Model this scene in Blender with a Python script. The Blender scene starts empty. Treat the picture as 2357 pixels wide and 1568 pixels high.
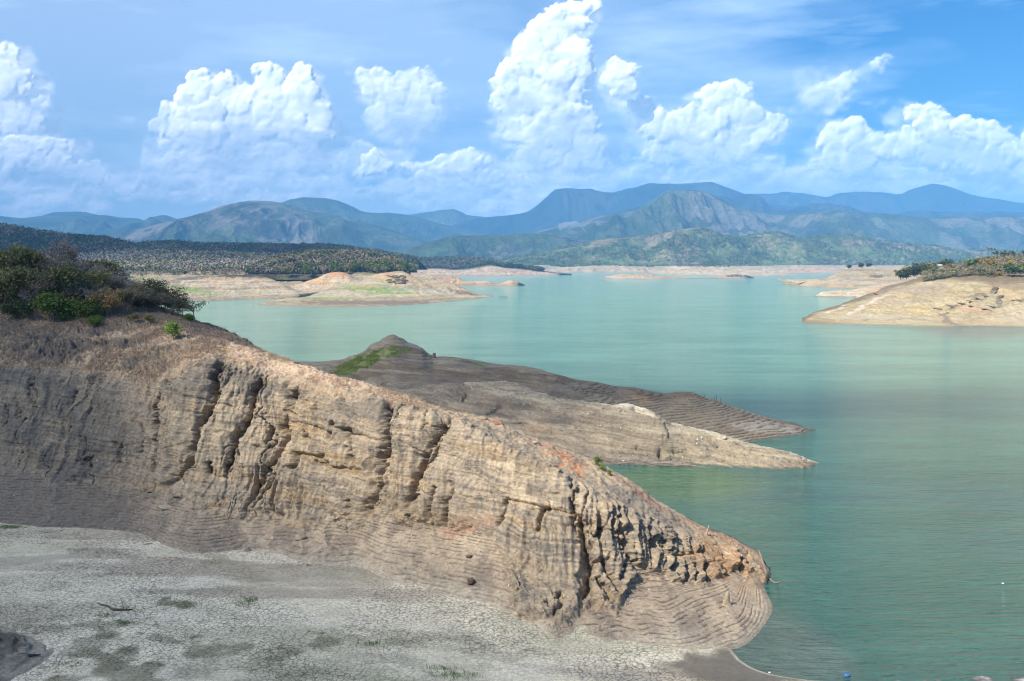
import bpy, math, random
import numpy as np
from mathutils import Vector
R = math.radians
SC = bpy.context.scene
COL = SC.collection

# ------------------------------------------------------------------ camera, sky, sun, exposure
FPX = 2290.0; CX, CY = 1178.5, 784.0; HORIZON = 608.0; CAMZ = 35.0
PITCH = math.atan((CY - HORIZON) / FPX)
cam = bpy.data.cameras.new('camera'); cam.lens = 36 * FPX / 2357; cam.sensor_width = 36
cam.clip_start = 1.0; cam.clip_end = 200000
camo = bpy.data.objects.new('camera', cam); COL.objects.link(camo)
camo.location = (0, 0, CAMZ); camo.rotation_euler = (R(90) - PITCH, 0, 0)
SC.camera = camo
SC.view_settings.view_transform = 'Standard'; SC.view_settings.look = 'None'
SC.view_settings.exposure = EXPO = 0.74; SC.view_settings.gamma = 1.0

SUN_ELEV = R(47); SUN_AZ = math.atan2(-0.76, -0.65)      # from the left, behind the camera
SDIR = np.array([math.sin(SUN_AZ) * math.cos(SUN_ELEV), math.cos(SUN_AZ) * math.cos(SUN_ELEV), math.sin(SUN_ELEV)])
sun = bpy.data.lights.new('sun', 'SUN'); sun.energy = 4.9; sun.angle = R(0.53); sun.color = (1.0, 0.93, 0.82)
suno = bpy.data.objects.new('sun', sun); COL.objects.link(suno)
suno.rotation_euler = Vector(SDIR.tolist()).to_track_quat('Z', 'Y').to_euler()
suno.location = (SDIR * 500).tolist()

def world():
    w = bpy.data.worlds.new('World'); SC.world = w; w.use_nodes = True
    nt = w.node_tree; N = nt.nodes; L = nt.links; N.clear()
    out = N.new('ShaderNodeOutputWorld'); bg = N.new('ShaderNodeBackground'); bg.inputs[1].default_value = 0.066
    L.new(bg.outputs[0], out.inputs[0])
    sky = N.new('ShaderNodeTexSky'); sky.sky_type = 'NISHITA'; sky.sun_disc = False
    sky.sun_elevation = SUN_ELEV; sky.sun_rotation = SUN_AZ % (2 * math.pi)
    sky.altitude = 200; sky.air_density = 1.0; sky.dust_density = 0.3; sky.ozone_density = 3.0
    hs = N.new('ShaderNodeHueSaturation'); hs.inputs['Saturation'].default_value = 1.4; hs.inputs['Value'].default_value = 0.9
    L.new(sky.outputs[0], hs.inputs['Color'])
    tint = N.new('ShaderNodeMix'); tint.data_type = 'RGBA'; tint.blend_type = 'MULTIPLY'; tint.inputs[0].default_value = 1
    tint.inputs[7].default_value = (0.66, 1.06, 1.30, 1); L.new(hs.outputs[0], tint.inputs[6])
    tc = N.new('ShaderNodeTexCoord')
    sep = N.new('ShaderNodeSeparateXYZ'); L.new(tc.outputs['Generated'], sep.inputs[0])
    def math_(op, a, b=None, clamp=False):
        m = N.new('ShaderNodeMath'); m.operation = op; m.use_clamp = clamp
        for k, v in enumerate((a, b)):
            if v is None: continue
            if isinstance(v, (int, float)): m.inputs[k].default_value = v
            else: L.new(v, m.inputs[k])
        return m.outputs[0]
    # high thin veils: stretched noise, strongest left of the middle; low cloud banks near the horizon
    mp = N.new('ShaderNodeMapping'); mp.inputs['Scale'].default_value = (1.0, 1.0, 4.2); mp.inputs['Rotation'].default_value = (0, R(7), 0)
    L.new(tc.outputs['Generated'], mp.inputs[0])
    n1 = N.new('ShaderNodeTexNoise'); n1.inputs['Scale'].default_value = 2.3; n1.inputs['Detail'].default_value = 9; n1.inputs['Roughness'].default_value = 0.55; n1.inputs['Distortion'].default_value = 0.25
    L.new(mp.outputs[0], n1.inputs['Vector'])
    xw = math_('MULTIPLY_ADD', sep.outputs[0], -0.42); N[-1].inputs[2].default_value = 0.03
    v = math_('ADD', n1.outputs[0], xw)
    r1 = N.new('ShaderNodeMapRange'); r1.inputs[1].default_value = 0.34; r1.inputs[2].default_value = 0.61; r1.inputs[3].default_value = 0; r1.inputs[4].default_value = 0.62
    L.new(v, r1.inputs[0])
    mp2 = N.new('ShaderNodeMapping'); mp2.inputs['Scale'].default_value = (1.0, 1.0, 5.5); mp2.inputs['Location'].default_value = (3.1, 0.7, 0.4)
    L.new(tc.outputs['Generated'], mp2.inputs[0])
    n2 = N.new('ShaderNodeTexNoise'); n2.inputs['Scale'].default_value = 4.6; n2.inputs['Detail'].default_value = 10; n2.inputs['Roughness'].default_value = 0.56
    L.new(mp2.outputs[0], n2.inputs['Vector'])
    low = N.new('ShaderNodeMapRange'); low.inputs[1].default_value = 0.20; low.inputs[2].default_value = 0.02; low.inputs[3].default_value = -0.10; low.inputs[4].default_value = 0.17
    L.new(sep.outputs[2], low.inputs[0])
    v2 = math_('ADD', n2.outputs[0], low.outputs[0])
    r2 = N.new('ShaderNodeMapRange'); r2.inputs[1].default_value = 0.43; r2.inputs[2].default_value = 0.66; r2.inputs[3].default_value = 0; r2.inputs[4].default_value = 0.8
    L.new(v2, r2.inputs[0])
    m1 = N.new('ShaderNodeMix'); m1.data_type = 'RGBA'; L.new(r1.outputs[0], m1.inputs[0]); L.new(tint.outputs[2], m1.inputs[6]); m1.inputs[7].default_value = (7.4, 9.6, 12.4, 1)
    m2 = N.new('ShaderNodeMix'); m2.data_type = 'RGBA'; L.new(r2.outputs[0], m2.inputs[0]); L.new(m1.outputs[2], m2.inputs[6]); m2.inputs[7].default_value = (7.6, 10.0, 12.8, 1)
    L.new(m2.outputs[2], bg.inputs[0])
    w.cycles.sampling_method = 'MANUAL'; w.cycles.sample_map_resolution = 512
world()
cy = SC.cycles
cy.use_denoising = True; cy.filter_width = 1.15; cy.max_bounces = 6; cy.diffuse_bounces = 3; cy.glossy_bounces = 2; cy.transparent_max_bounces = 24
cy.volume_bounces = 0; cy.sample_clamp_indirect = 3.0; cy.sample_clamp_direct = 12.0; cy.use_adaptive_sampling = True; cy.adaptive_threshold = 0.01; cy.caustics_reflective = False; cy.caustics_refractive = False

# ------------------------------------------------------------------ helpers
_cp, _sp = math.cos(PITCH), math.sin(PITCH)
def ray(px, py):
    dx = (np.asarray(px, float) - CX) / FPX; dy = (CY - np.asarray(py, float)) / FPX
    return np.stack([dx, _cp + dy * _sp, -_sp + dy * _cp], -1)
def atD(px, py, D):
    r = ray(px, py); k = np.asarray(D, float) / r[..., 1]
    p = r * k[..., None]; p[..., 2] += CAMZ; return p
def atZ(px, py, z=0.0):
    r = ray(px, py); k = (np.asarray(z, float) - CAMZ) / r[..., 2]
    p = r * k[..., None]; p[..., 2] += CAMZ; return p
def wd(px, D, z):                      # world point in the picture column px at distance D and height z
    f = _cp * D + _sp * (CAMZ - z); return np.array([(px - CX) / FPX * f, D, z])
def project(P):
    x, y, z = P[..., 0], P[..., 1], P[..., 2] - CAMZ
    f = y * _cp - z * _sp; u = y * _sp + z * _cp
    return CX + FPX * x / f, CY - FPX * u / f

_rng = np.random.RandomState(7)
_perm = np.concatenate([_rng.permutation(256)] * 3).astype(np.int32)
_val = (_rng.rand(256) * 2 - 1).astype(np.float32)
def noise3(x, y, z):
    x, y, z = np.broadcast_arrays(x, y, z)
    xi = np.floor(x); yi = np.floor(y); zi = np.floor(z)
    fx = (x - xi).astype(np.float32); fy = (y - yi).astype(np.float32); fz = (z - zi).astype(np.float32)
    xi = xi.astype(np.int64) & 255; yi = yi.astype(np.int64) & 255; zi = zi.astype(np.int64) & 255
    sx = fx * fx * fx * (fx * (fx * 6 - 15) + 10); sy = fy * fy * fy * (fy * (fy * 6 - 15) + 10); sz = fz * fz * fz * (fz * (fz * 6 - 15) + 10)
    p = _perm
    A = p[xi]; B = p[xi + 1]
    AA = p[A + yi]; AB = p[A + yi + 1]; BA = p[B + yi]; BB = p[B + yi + 1]
    def g(h, dz): return _val[p[h + zi + dz]]
    def layer(dz):
        a = g(AA, dz) * (1 - sx) + g(BA, dz) * sx
        b = g(AB, dz) * (1 - sx) + g(BB, dz) * sx
        return a * (1 - sy) + b * sy
    return layer(0) * (1 - sz) + layer(1) * sz
def fbm(x, y, z=0.0, octv=4, lac=2.03, gain=0.5):
    s = 0; a = 1.0; t = 0
    for k in range(octv):
        s = s + a * noise3(x + 17.3 * k, y - 9.1 * k, z + 5.7 * k); t += a
        x = x * lac; y = y * lac; z = z * lac; a *= gain
    return s / t * 1.6
def ridged(x, y, z=0.0, octv=4, lac=2.07, gain=0.5):
    s = 0; a = 1.0; t = 0
    for k in range(octv):
        s = s + a * (1 - 2.2 * np.abs(noise3(x + 31.7 * k, y + 11.9 * k, z - 3.3 * k))); t += a
        x = x * lac; y = y * lac; z = z * lac; a *= gain
    return s / t
def sstep(a, b, x):
    t = np.clip((x - a) / (b - a), 0, 1); return t * t * (3 - 2 * t)
def mixc(a, b, m):
    return a * (1 - m[..., None]) + np.asarray(b, float) * m[..., None]

def hermite(t, P, q):
    """monotone cubic through P (n, ...) at parameters t, sampled at q"""
    t = np.asarray(t, float); P = np.asarray(P, float); sh = (-1,) + (1,) * (P.ndim - 1)
    h = np.diff(t).reshape(sh); d = np.diff(P, axis=0) / h
    m = np.zeros_like(P); m[0] = d[0]; m[-1] = d[-1]
    if len(P) > 2:
        w1 = 2 * h[1:] + h[:-1]; w2 = h[1:] + 2 * h[:-1]
        a, b = d[:-1], d[1:]; ok = (a * b) > 0
        with np.errstate(divide='ignore', invalid='ignore'):
            hm = (w1 + w2) / (w1 / a + w2 / b)
        m[1:-1] = np.where(ok, hm, 0)
    i = np.clip(np.searchsorted(t, q, side='right') - 1, 0, len(t) - 2)
    hh = (t[i + 1] - t[i]).reshape(sh); s = ((q - t[i]).reshape(sh)) / hh
    return (P[i] * (1 + 2 * s) * (1 - s) ** 2 + m[i] * hh * s * (1 - s) ** 2 + P[i + 1] * s * s * (3 - 2 * s) + m[i + 1] * hh * s * s * (s - 1))

def resample_row(P, n):
    d = np.r_[0, np.cumsum(np.linalg.norm(np.diff(P, axis=0), axis=1))]; d /= d[-1]
    return hermite(d, P, np.linspace(0, 1, n))

def mesh_from(name, V, F, col=None, smooth=True):
    V = np.asarray(V, np.float32); F = np.asarray(F, np.int32)
    me = bpy.data.meshes.new(name); k = F.shape[1]
    me.vertices.add(len(V)); me.vertices.foreach_set('co', V.ravel())
    me.loops.add(F.size); me.loops.foreach_set('vertex_index', F.ravel())
    me.polygons.add(len(F)); me.polygons.foreach_set('loop_start', np.arange(0, F.size, k, dtype=np.int32))
    me.polygons.foreach_set('loop_total', np.full(len(F), k, np.int32))
    me.update(calc_edges=True)
    me.polygons.foreach_set('use_smooth', np.full(len(F), smooth))
    if col is not None:
        a = me.color_attributes.new('tone', 'FLOAT_COLOR', 'POINT')
        c = np.ones((len(V), 4), np.float32); c[:, :3] = np.clip(col, 0, 1); a.data.foreach_set('color', c.ravel())
    me.validate(); return me
def grid_faces(nr, nc):
    i = np.arange(nr - 1)[:, None] * nc + np.arange(nc - 1)[None, :]; i = i.ravel()
    return np.stack([i, i + 1, i + nc + 1, i + nc], 1)
def add(name, me, mat=None, parent=None, loc=None):
    o = bpy.data.objects.new(name, me); COL.objects.link(o)
    if mat is not None: me.materials.append(mat)
    if parent is not None: o.parent = parent
    if loc is not None: o.location = loc
    return o
def tag(o, label=None, cat=None, group=None, kind=None):
    if label: o['label'] = label
    if cat: o['category'] = cat
    if group: o['group'] = group
    if kind: o['kind'] = kind
    return o
def grid_obj(name, G, col, mat, label=None, cat=None, kind='structure', faces_up=True):
    nr, nc = G.shape[:2]
    F = grid_faces(nr, nc)
    me = mesh_from(name, G.reshape(-1, 3), F, None if col is None else col.reshape(-1, 3))
    return tag(add(name, me, mat), label, cat, None, kind)
def attr(o, name, vals):
    a = o.data.attributes.new(name, 'FLOAT', 'POINT'); a.data.foreach_set('value', np.clip(vals, 0, 1).astype(np.float32).ravel())
def normals(G):
    du = np.gradient(G, axis=1); dv = np.gradient(G, axis=0)
    n = np.cross(du, dv); n /= np.maximum(np.linalg.norm(n, axis=-1, keepdims=True), 1e-9)
    return n

# ------------------------------------------------------------------ materials
def new_mat(name):
    m = bpy.data.materials.new(name); m.use_nodes = True
    return m, m.node_tree, m.node_tree.nodes['Principled BSDF']
def M_(nt, op, a, b=None, c=None, clamp=False):
    m = nt.nodes.new('ShaderNodeMath'); m.operation = op; m.use_clamp = clamp
    for k, v in enumerate((a, b, c)):
        if v is None: continue
        if isinstance(v, (int, float)): m.inputs[k].default_value = v
        else: nt.links.new(v, m.inputs[k])
    return m.outputs[0]
def noise_n(nt, vec, scale, detail=5, rough=0.55, dist=0.0, sc=None):
    if sc is not None:
        mp = nt.nodes.new('ShaderNodeMapping'); mp.inputs['Scale'].default_value = sc[:3]
        if len(sc) > 3: mp.inputs['Rotation'].default_value = sc[3]
        nt.links.new(vec, mp.inputs[0]); vec = mp.outputs[0]
    n = nt.nodes.new('ShaderNodeTexNoise'); n.inputs['Scale'].default_value = scale; n.inputs['Detail'].default_value = detail
    n.inputs['Roughness'].default_value = rough; n.inputs['Distortion'].default_value = dist
    nt.links.new(vec, n.inputs['Vector']); return n.outputs[0]
def rng_n(nt, v, a, b, c, d):
    n = nt.nodes.new('ShaderNodeMapRange')
    for k, x in enumerate((a, b, c, d)): n.inputs[k + 1].default_value = x
    nt.links.new(v, n.inputs[0]); return n.outputs[0]
def mix_n(nt, f, a, b, mode='MIX'):
    n = nt.nodes.new('ShaderNodeMix'); n.data_type = 'RGBA'; n.blend_type = mode
    for k, v in ((0, f), (6, a), (7, b)):
        if isinstance(v, (int, float)): n.inputs[k].default_value = v if k == 0 else (v, v, v, 1)
        elif isinstance(v, tuple): n.inputs[k].default_value = (*v[:3], 1)
        else: nt.links.new(v, n.inputs[k])
    return n.outputs[2]
def bump_n(nt, h, dist, strength=1.0, prev=None):
    b = nt.nodes.new('ShaderNodeBump'); b.inputs['Distance'].default_value = dist; b.inputs['Strength'].default_value = strength
    nt.links.new(h, b.inputs['Height'])
    if prev is not None: nt.links.new(prev, b.inputs['Normal'])
    return b.outputs[0]
def earth_mat(name, s=1.0, bump=0.06, contrast=0.3, speck=0.25, rough=0.95, strata=None):
    """tone attribute multiplied by real grain: fine noise, pebbles; s = grain scale per metre"""
    m, nt, bs = new_mat(name)
    at = nt.nodes.new('ShaderNodeAttribute'); at.attribute_name = 'tone'
    tc = nt.nodes.new('ShaderNodeTexCoord'); v = tc.outputs['Object']
    n1 = noise_n(nt, v, 1.6 * s, 8, 0.68)
    n2 = noise_n(nt, v, 9.0 * s, 4, 0.7)
    f = M_(nt, 'MULTIPLY', rng_n(nt, n1, 0.3, 0.7, 1 - contrast, 1 + contrast), rng_n(nt, n2, 0.25, 0.75, 1 - contrast, 1 + contrast))
    vo = nt.nodes.new('ShaderNodeTexVoronoi'); vo.inputs['Scale'].default_value = 5.5 * s; nt.links.new(v, vo.inputs['Vector'])
    sp = M_(nt, 'MULTIPLY', rng_n(nt, vo.outputs['Distance'], 0.0, 0.28, speck * 1.3, 0.0), rng_n(nt, n1, 0.42, 0.62, 0, 1))
    f = M_(nt, 'ADD', f, sp)
    sb = None
    if strata:                                            # thin beds: noise stretched along the dipping layers
        dip, sz, amt = strata
        sp_ = nt.nodes.new('ShaderNodeSeparateXYZ'); nt.links.new(v, sp_.inputs[0])
        wv = noise_n(nt, v, .25, 3)
        zz = M_(nt, 'ADD', M_(nt, 'MULTIPLY_ADD', sp_.outputs[0], dip, sp_.outputs[2]), M_(nt, 'MULTIPLY', wv, .9))
        cb = nt.nodes.new('ShaderNodeCombineXYZ'); nt.links.new(M_(nt, 'MULTIPLY', sp_.outputs[0], .12), cb.inputs[0]); nt.links.new(M_(nt, 'MULTIPLY', sp_.outputs[1], .12), cb.inputs[1]); nt.links.new(M_(nt, 'MULTIPLY', zz, sz), cb.inputs[2])
        sb = noise_n(nt, cb.outputs[0], 1.0, 3, .6)
        mk = nt.nodes.new('ShaderNodeAttribute'); mk.attribute_name = 'rock'
        k = M_(nt, 'MULTIPLY', mk.outputs['Fac'], amt)
        f = M_(nt, 'MULTIPLY', f, M_(nt, 'ADD', 1, M_(nt, 'MULTIPLY', rng_n(nt, sb, .3, .7, -1, .8), k)))
        sb = M_(nt, 'MULTIPLY', sb, mk.outputs['Fac'])
    c = nt.nodes.new('ShaderNodeVectorMath'); c.operation = 'SCALE'; nt.links.new(at.outputs['Color'], c.inputs[0]); nt.links.new(f, c.inputs['Scale'])
    nt.links.new(c.outputs[0], bs.inputs['Base Color'])
    bs.inputs['Roughness'].default_value = rough; bs.inputs['Specular IOR Level'].default_value = 0.15
    b1 = bump_n(nt, n1, bump * 4, 0.8); b2 = bump_n(nt, n2, bump, 0.9, b1)
    if sb is not None: b2 = bump_n(nt, sb, .16, .9, b2)
    nt.links.new(b2, bs.inputs['Normal'])
    return m
# ------------------------------------------------------------------ foreground ridge (bare cliff spur)
TAN = np.array([0.352, 0.275, 0.187]); PALE = np.array([0.45, 0.35, 0.235]); GREY = np.array([0.20, 0.17, 0.135])
OCHRE = np.array([0.43, 0.28, 0.13]); RUST = np.array([0.40, 0.18, 0.09]); BROWN = np.array([0.27, 0.205, 0.15])
UMBER = np.array([0.16, 0.125, 0.10]); DRYG = np.array([0.43, 0.32, 0.22]); SAND = np.array([0.46, 0.37, 0.255])
def zf(x): return np.interp(x, [-420, 0, 300, 620, 900, 1110, 1230, 1441, 1600, 1690], [2.4, 2.1, 2.0, 1.7, 1.25, 1.0, .8, .5, .25, -.05])
# each column: px positions and distances of foot, fan top, middle of the cliff, lip, crest; then two rows behind as (px, D, z)
RC = [
 (-420, (-420,1175), (-420,1060,145), (-420,950,149), (-420,835,157), (-420,742,172), (-420,196,36), (-420,235,30), (-420,330,-2)),
 (-150, (-150,1190), (-150,1070,140), (-150,950,145), (-150,833,152), (-150,740,166), (-150,190,35), (-150,225,29), (-150,310,-2)),
 (0, (0,1206), (0,1085,134), (0,960,139), (0,832,146), (0,738,161), (0,186,33), (0,218,27), (0,300,-2)),
 (140, (140,1216), (150,1100,132), (150,965,137.5), (150,835,144.5), (140,745,159), (140,183,31.5), (140,213,25), (140,285,-2)),
 (290, (290,1223), (290,1125,129), (290,985,134.5), (300,850,141), (290,757,155), (280,180,29.3), (290,208,20), (290,262,-2)),
 (376, (376,1253), (385,1130,125), (385,1000,130.5), (375,862,138), (375,765,151), (355,177,27.6), (376,200,17), (376,245,-2)),
 (461, (461,1274), (480,1160,121), (480,1000,128.5), (475,838,135.5), (470,782,146), (440,173,25.4), (470,190,15), (470,230,-2)),
 (564, (564,1269), (560,1165,122), (570,1000,128.5), (560,845,135), (560,800,142), (530,168,23.4), (560,183,12), (560,215,-2)),
 (630, (630,1276), (625,1172,121.5), (630,1015,128), (630,860,134), (640,826,138.5), (602,165,20.2), (640,172,9), (640,200,-2)),
 (718, (718,1298), (720,1202,118.5), (715,1042,124.5), (710,885,129.5), (725,849,133.5), (700,155,13), (730,165,6), (730,185,-2)),
 (806, (806,1301), (805,1215,117), (812,1062,121), (800,905,126), (825,880,129.5), (806,148,11), (820,157,5), (820,172,-2)),
 (900, (900,1340), (885,1215,113.5), (880,1070,117.5), (890,930,122), (920,910,126.5), (915,141,10.5), (910,151,5), (910,165,-2)),
 (1010, (1010,1363), (990,1232,110), (985,1090,115), (1000,960,119), (1035,943,123.5), (1035,136,9.5), (1020,147,4), (1020,159,-2)),
 (1110, (1110,1388), (1090,1250,107), (1080,1112,112), (1090,990,116.5), (1135,966,121), (1135,133,9), (1120,143,4), (1120,154,-2)),
 (1230, (1230,1438), (1190,1335,100.5), (1180,1180,107.5), (1185,1043,113), (1240,1013,118.5), (1240,130,7.5), (1230,139,3), (1230,148,-2)),
 (1320, (1320,1492), (1290,1388,96.8), (1290,1240,104), (1285,1092,110), (1335,1050,116.5), (1335,127,7), (1330,135,3), (1330,143,-2)),
 (1441, (1441,1484), (1400,1385,97), (1395,1260,103), (1395,1150,108), (1435,1098,115), (1435,124,6), (1435,131,2.5), (1435,138,-2)),
 (1529, (1529,1490), (1500,1345,101), (1492,1275,104), (1495,1200,108), (1525,1160,114), (1525,121,4.5), (1525,127,2), (1525,133,-2)),
 (1605, (1605,1497), (1590,1350,101.6), (1572,1298,105), (1580,1247,108.5), (1605,1208,113.5), (1605,119,3.2), (1605,124,1.2), (1605,129,-2)),
 (1690, (1690,1497), (1670,1345,103), (1655,1312,106), (1665,1275,109), (1685,1243,113), (1690,117,2.2), (1690,121,.5), (1690,125,-2)),
 (1772, (1772,1425), (1730,1348,104.8), (1725,1322,106.8), (1728,1300,109.0), (1742,1277,112), (1745,114,1.2), (1745,117,0), (1745,120,-2)),
 (1781, (1783,1390), (1760,1352,105.8), (1757,1334,107.0), (1758,1319,108.6), (1760,1300,110.4), (1762,112.5,.5), (1762,114.5,-.5), (1762,117,-2)),
 (1768, (1774,1350), (1770,1346,108.3), (1768,1338,108.7), (1767,1325,109.4), (1766,1310,110.3), (1764,111,.0), (1763,112,-1), (1763,113,-2)),
]
def build_net():
    net = []
    for c in RC:
        z = float(zf(c[0])) if c[0] < 1690 else -0.05
        foot = atZ(c[1][0], c[1][1], z)
        n = foot - np.array([0, 2.2, 0]); n[2] = z - 1.2
        if c[0] >= 1690: n = foot + np.array([1.2 if c[0] > 1700 else .5, -1.4 if c[0] < 1780 else -.6, -1.2])
        rows = [n, foot] + [atD(*q) for q in c[2:6]] + [wd(*q) for q in c[6:9]]
        net.append(rows)
    return np.array(net).transpose(1, 0, 2)           # rows, columns, 3
def dist_poly(qx, qy, pts):
    """pixel distance of points to a polyline, and how far along it (0..1)"""
    best = np.full(qx.shape, 1e9, np.float32); al = np.zeros(qx.shape, np.float32)
    n = len(pts) - 1
    for k in range(n):
        ax, ay = pts[k]; bx, by = pts[k + 1]; dx, dy = bx - ax, by - ay
        t = np.clip(((qx - ax) * dx + (qy - ay) * dy) / (dx * dx + dy * dy), 0, 1)
        d = np.hypot(qx - ax - t * dx, qy - ay - t * dy)
        m = d < best; best = np.where(m, d, best); al = np.where(m, (k + t) / n, al)
    return best, al
def c4(*p): return [(x * .3662, 805.6 + y * .3662) for x, y in p]
def c5(*p): return [(805.6 + x * .3174, 805.6 + y * .3174) for x, y in p]
def c6(*p): return [(1150.8 + x * .3027, 1093.3 + y * .3027) for x, y in p]
FISS = [  # traced clefts: points, depth (m), half width (m)
 (c4((1400,80),(1360,150),(1345,300),(1310,385),(1245,480),(1220,600),(1200,690),(1120,790),(1060,850)), 2.3, .42),
 (c4((1660,170),(1600,260),(1590,390),(1560,450),(1500,520),(1475,620),(1450,700),(1440,800)), 2.0, .36),
 (c4((1060,150),(1055,230)), .8, .3),
 (c4((1000,260),(995,320),(965,420),(975,520),(965,640),(950,780)), 1.2, .24),
 (c4((1900,200),(1830,370),(1810,450),(1790,550),(1760,640),(1690,740),(1630,850),(1560,1000)), 1.5, .36),
 (c4((880,450),(890,560),(870,640),(860,700)), .6, .16),
 (c4((1705,480),(1690,560),(1680,600)), .6, .25),
 (c4((1870,655),(1850,700),(1840,760)), .9, .22),
 (c4((1320,700),(1330,780)), .8, .18), (c4((1550,460),(1480,560)), .5, .2),
 (c5((310,330),(290,420),(268,500),(262,600),(255,700),(240,760),(215,880),(190,1000),(170,1100),(130,1200)), 2.3, .40),
 (c5((760,455),(690,550),(600,680),(545,780),(520,880),(470,1010),(420,1140)), 1.8, .30),
 (c5((655,630),(635,720),(600,800),(545,890)), 1.1, .2),
 (c5((-10,560),(0,640),(40,850),(60,900)), 1.0, .35),
 (c5((740,940),(760,1030),(705,1130),(710,1240),(650,1360)), .6, .16), (c5((640,980),(615,1100),(590,1240)), .5, .14),
 (c5((1395,1160),(1388,1290)), .9, .16), (c5((1440,1140),(1425,1200)), .6, .14), (c5((1600,950),(1610,1020)), .5, .12),
 (c5((1615,1120),(1620,1190)), .6, .12), (c5((430,1190),(470,1270)), .5, .15), (c5((290,1200),(310,1270)), .5, .12),
 (c5((1150,1080),(1100,1200),(1050,1290)), .4, .2), (c5((0,1080),(20,1150)), .5, .2),
 (c6((590,330),(620,420),(640,560),(680,680),(690,780),(670,880),(640,960)), 2.0, .40),
 (c6((765,630),(820,740),(870,820),(905,900)), 1.3, .26), (c6((740,770),(800,850),(830,950),(800,1000)), 1.1, .2),
 (c6((960,590),(950,700),(925,800)), 1.2, .24), (c6((1010,640),(1030,720)), .8, .16), (c6((445,900),(482,1000),(400,1080)), .7, .14),
 (c6((355,990),(372,1060)), .5, .1), (c6((320,250),(305,440)), .8, .16), (c6((350,240),(345,310)), .5, .12),
 (c6((545,170),(552,290)), .5, .12), (c6((780,400),(740,480)), 1.0, .3), (c6((880,400),(930,520),(940,580)), 1.1, .3),
 (c6((1150,480),(1160,560)), .9, .25), (c6((1240,490),(1245,590)), .8, .2), (c6((1330,640),(1290,740)), .8, .3),
 (c6((1400,690),(1420,820)), 1.0, .3), (c6((1520,680),(1580,830)), .8, .2), (c6((1450,700),(1500,820)), .6, .15),
 (c6((1860,560),(1880,700)), 1.1, .35), (c6((1800,640),(1850,780)), .8, .2),
 (c4((190,180),(180,280),(230,380)), .7, .22), (c4((480,250),(460,320),(430,370)), .8, .24), (c4((440,480),(430,560)), .6, .2),
 (c4((560,560),(540,650),(495,710)), .8, .22), (c4((740,570),(765,650),(750,750)), .9, .28), (c4((45,340),(50,400),(40,480)), .7, .2),
 (c4((120,320),(110,430)), .5, .18), (c4((860,0),(820,100),(700,170)), .5, .4), (c4((240,10),(330,90),(500,110)), .4, .4),
]
LEDGE = [  # bedding cracks and undercuts: points, depth, half width
 (c4((1340,340),(1450,350),(1570,415)), .35, .12), (c4((1830,455),(1960,470),(2100,520)), .4, .12), (c4((2240,530),(2357,550)), .4, .12),
 (c4((1870,655),(1980,665),(2100,735),(2290,765)), .9, .2), (c4((1040,250),(1300,320)), .3, .14), (c4((1600,600),(1780,640)), .35, .1),
 (c4((1040,620),(1220,580)), .2, .1), (c5((-100,560),(60,620),(250,660)), .35, .12), (c5((560,540),(680,575)), .5, .15),
 (c5((300,620),(560,760)), .25, .1), (c5((880,530),(1100,610),(1240,640)), .3, .1), (c4((1350,790),(1440,810)), .4, .1),
 (c5((1150,1085),(1300,1120),(1560,1180),(1640,1200)), .45, .15), (c6((1190,610),(1350,620),(1500,600)), .5, .2),
]
def blob(qx, qy, cx, cy, rx, ry, rot=0.0, n=None):
    c, s = math.cos(rot), math.sin(rot); dx, dy = qx - cx, qy - cy
    d = np.hypot((dx * c + dy * s) / rx, (-dx * s + dy * c) / ry)
    if n is not None: d = d + n
    return 1 - sstep(0.55, 1.15, d)

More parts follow.
